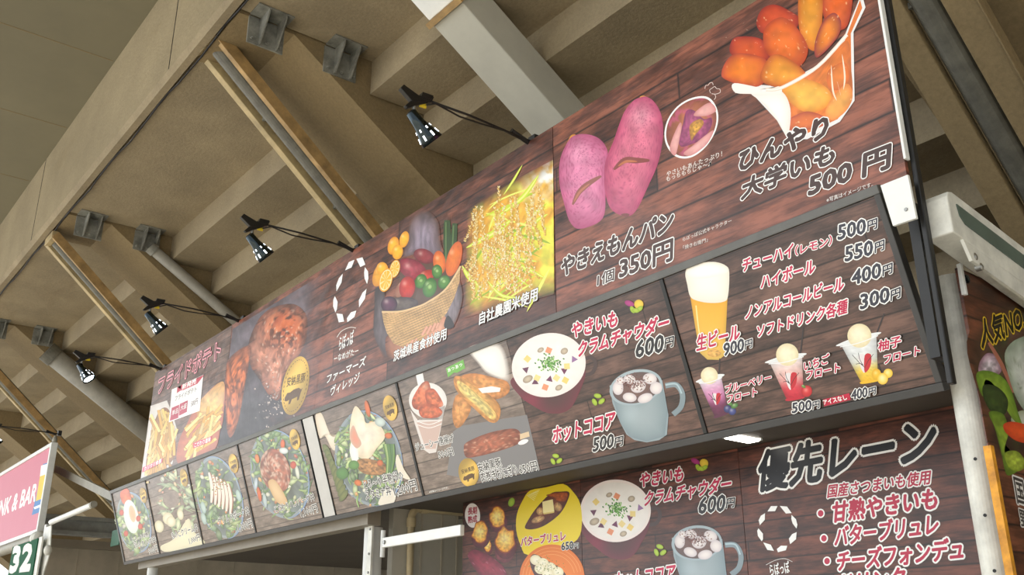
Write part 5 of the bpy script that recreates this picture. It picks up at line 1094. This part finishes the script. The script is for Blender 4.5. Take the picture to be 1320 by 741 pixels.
for k in (.9, .8, .7): 
    E = ell(*one(zr, (640, 760)), 42 * k, 43 * k, 0, 60); p.line(E[30:59], .6, (246, 170, 90))
p.blob(zr((490, 640), (520, 600), (600, 640), (690, 690), (740, 760), (700, 860), (580, 820), (510, 720)), (96, 52, 50), (70, 36, 40), n=40)
for q in ((530, 640), (580, 660), (630, 690), (680, 720), (560, 700), (610, 730), (700, 770), (640, 770)): p.blob(ell(*one(zr, q), 7.5, 6.5, 20, 20), (250, 244, 220), (230, 220, 180), sm=False, n=20, rings=3)
r = random.Random(2)
for k in range(90): x, y = one(zr, (r.gauss(600, 50), r.gauss(690, 40))); p.blob(ell(x, y, .7, .5, r.uniform(0, 90), 5), (120, 130, 40), n=5, rings=1, sm=False)
p.build()
text(roast, 'バターブリュレ', one(zr, (431, 547)), one(zr, (732, 505)), 11.5, (186, 26, 70), .035, out=WHITE, ow=.1); text(roast, '650', one(zr, (706, 574)), one(zr, (786, 562)), 9.5, INK, .03, out=WHITE, ow=.07); text(roast, '円', one(zr, (790, 562)), one(zr, (822, 557)), 6, INK, .02, out=WHITE, ow=.08)
zl = Z(990, 555, 3.985)
text(lane, '優先レーン', (976, 634), (1203, 594), 52, (32, 33, 38), .04, out=WHITE, ow=.09, lean=(5, -52))
LT = lambda t, a, b, h, bd=.035: text(lane, t, one(zl, a), one(zl, b), h, (184, 24, 64), bd, out=WHITE, ow=.12, lean=(2, -h))
LT('国産さつまいも使用', (306, 346), (830, 274), 17, .028); LT('甘熟やきいも', (328, 472), (866, 402), 26, .04); LT('バターブリュレ', (344, 592), (872, 528), 25); LT('チーズフォンデュ', (354, 722), (1002, 658), 26)
LT('ドリンク', (380, 838), (700, 806), 25)
p = Pic(lane, 'bullet_dot')
for q in ((272, 425), (289, 553), (305, 670)):
    c = one(zl, q); p.blob(ell(*c, 5.4, 6, 0, 20), WHITE, sm=False, n=20, rings=2); p.blob(ell(*c, 3.6, 4.2, 0, 20), (184, 24, 64), sm=False, n=20, rings=2)
p.build()
ringuv = [farm.plane_uv(z5(*q)) for q in RING]; al = np.concatenate(ringuv); lo, hi = al.min(0), al.max(0)
tg = lane.plane_uv([(977, 690), (1028, 672), (1003, 651), (1000, 712)]); tl = np.array((tg[0][0], tg[3][1])); th = np.array((tg[1][0], tg[2][1]))
p = Pic(lane, 'leaf_ring_emblem')
for q in ringuv:
    u = tl + (q - lo) / (hi - lo) * (th - tl); t = tessellate_polygon([[Vector((a, b, 0)) for a, b in u]]); p.raw(u, [list(k) for k in t], p.cols(WHITE, len(u)))
p.line([(988, 728), (1000, 722), (1012, 720), (1022, 724)], .7, (220, 214, 210)); p.build()
text(lane, 'らぽっぽ', (994, 742), (1019, 738), 15, WHITE, .02)

# ------------------------------------------------------------------ vegetable poster on the side wall
zv = Z(1180, 400, 2.1716)
p = Pic(veg, 'vegetable_picture')
p.blob(zv((150, 60), (320, -60), (420, 40), (400, 420), (300, 440), (220, 420), (180, 250)), (84, 62, 50), (70, 44, 32), noise=(.6, 14), fade=.2, n=48, spots=(10, .6, (60, 84, 40), .6))
p.blob(zv((178, 150), (200, 120), (230, 130), (240, 170), (210, 190), (180, 180)), (206, 196, 206), (150, 110, 130), noise=(.4, 5)); p.line(zv((205, 90), (240, 150), (275, 230)), 5, (176, 110, 90), .3)
p.blob(zv((250, 120), (285, 80), (330, 90), (360, 260), (330, 300), (290, 260), (262, 190)), (206, 212, 206), (150, 166, 146), noise=(.15, 6), spots=(2, .7, (110, 130, 90), .6)); p.blob(zv((268, 300), (300, 280), (330, 300), (320, 340), (280, 330)), (200, 204, 190), (150, 160, 130))
p.blob(zv((170, 180), (190, 168), (230, 178), (262, 210), (285, 280), (300, 330), (262, 290), (225, 215), (195, 195), (190, 240), (178, 220)), (150, 180, 60), (104, 140, 40), noise=(.2, 5), n=60); p.blob(zv((190, 210), (230, 215), (258, 250), (250, 290), (215, 285), (192, 250)), (62, 84, 36), (40, 60, 26), noise=(.3, 5))
p.blob(zv((205, 285), (245, 290), (260, 340), (250, 400), (300, 430), (285, 450), (255, 460), (240, 400), (222, 330)), (140, 168, 54), (90, 120, 34), noise=(.3, 4), n=48); p.blob(zv((250, 400), (285, 395), (310, 430), (290, 450), (262, 440)), (176, 196, 70), (130, 150, 44), noise=(.3, 4))
p.blob(zv((246, 320), (275, 312), (330, 330), (340, 370), (290, 368), (255, 345)), (236, 92, 40), (206, 66, 30), noise=(.1, 5)); p.build()
text(veg, '人気NO.1!', one(zv, (186, 108)), one(zv, (330, 42)), 36, (28, 24, 20), .03, out=(230, 196, 40), ow=.08, lean=(-4, -36))
text(veg, '国産', one(zv, (285, 540)), one(zv, (345, 560)), 36, (70, 66, 66), .02, out=(236, 234, 232), ow=.09, lean=(-6, -36))
text(veg, '野菜', one(zv, (296, 605)), one(zv, (350, 625)), 24, (70, 66, 66), .02, out=(236, 234, 232), ow=.09, lean=(-4, -24))
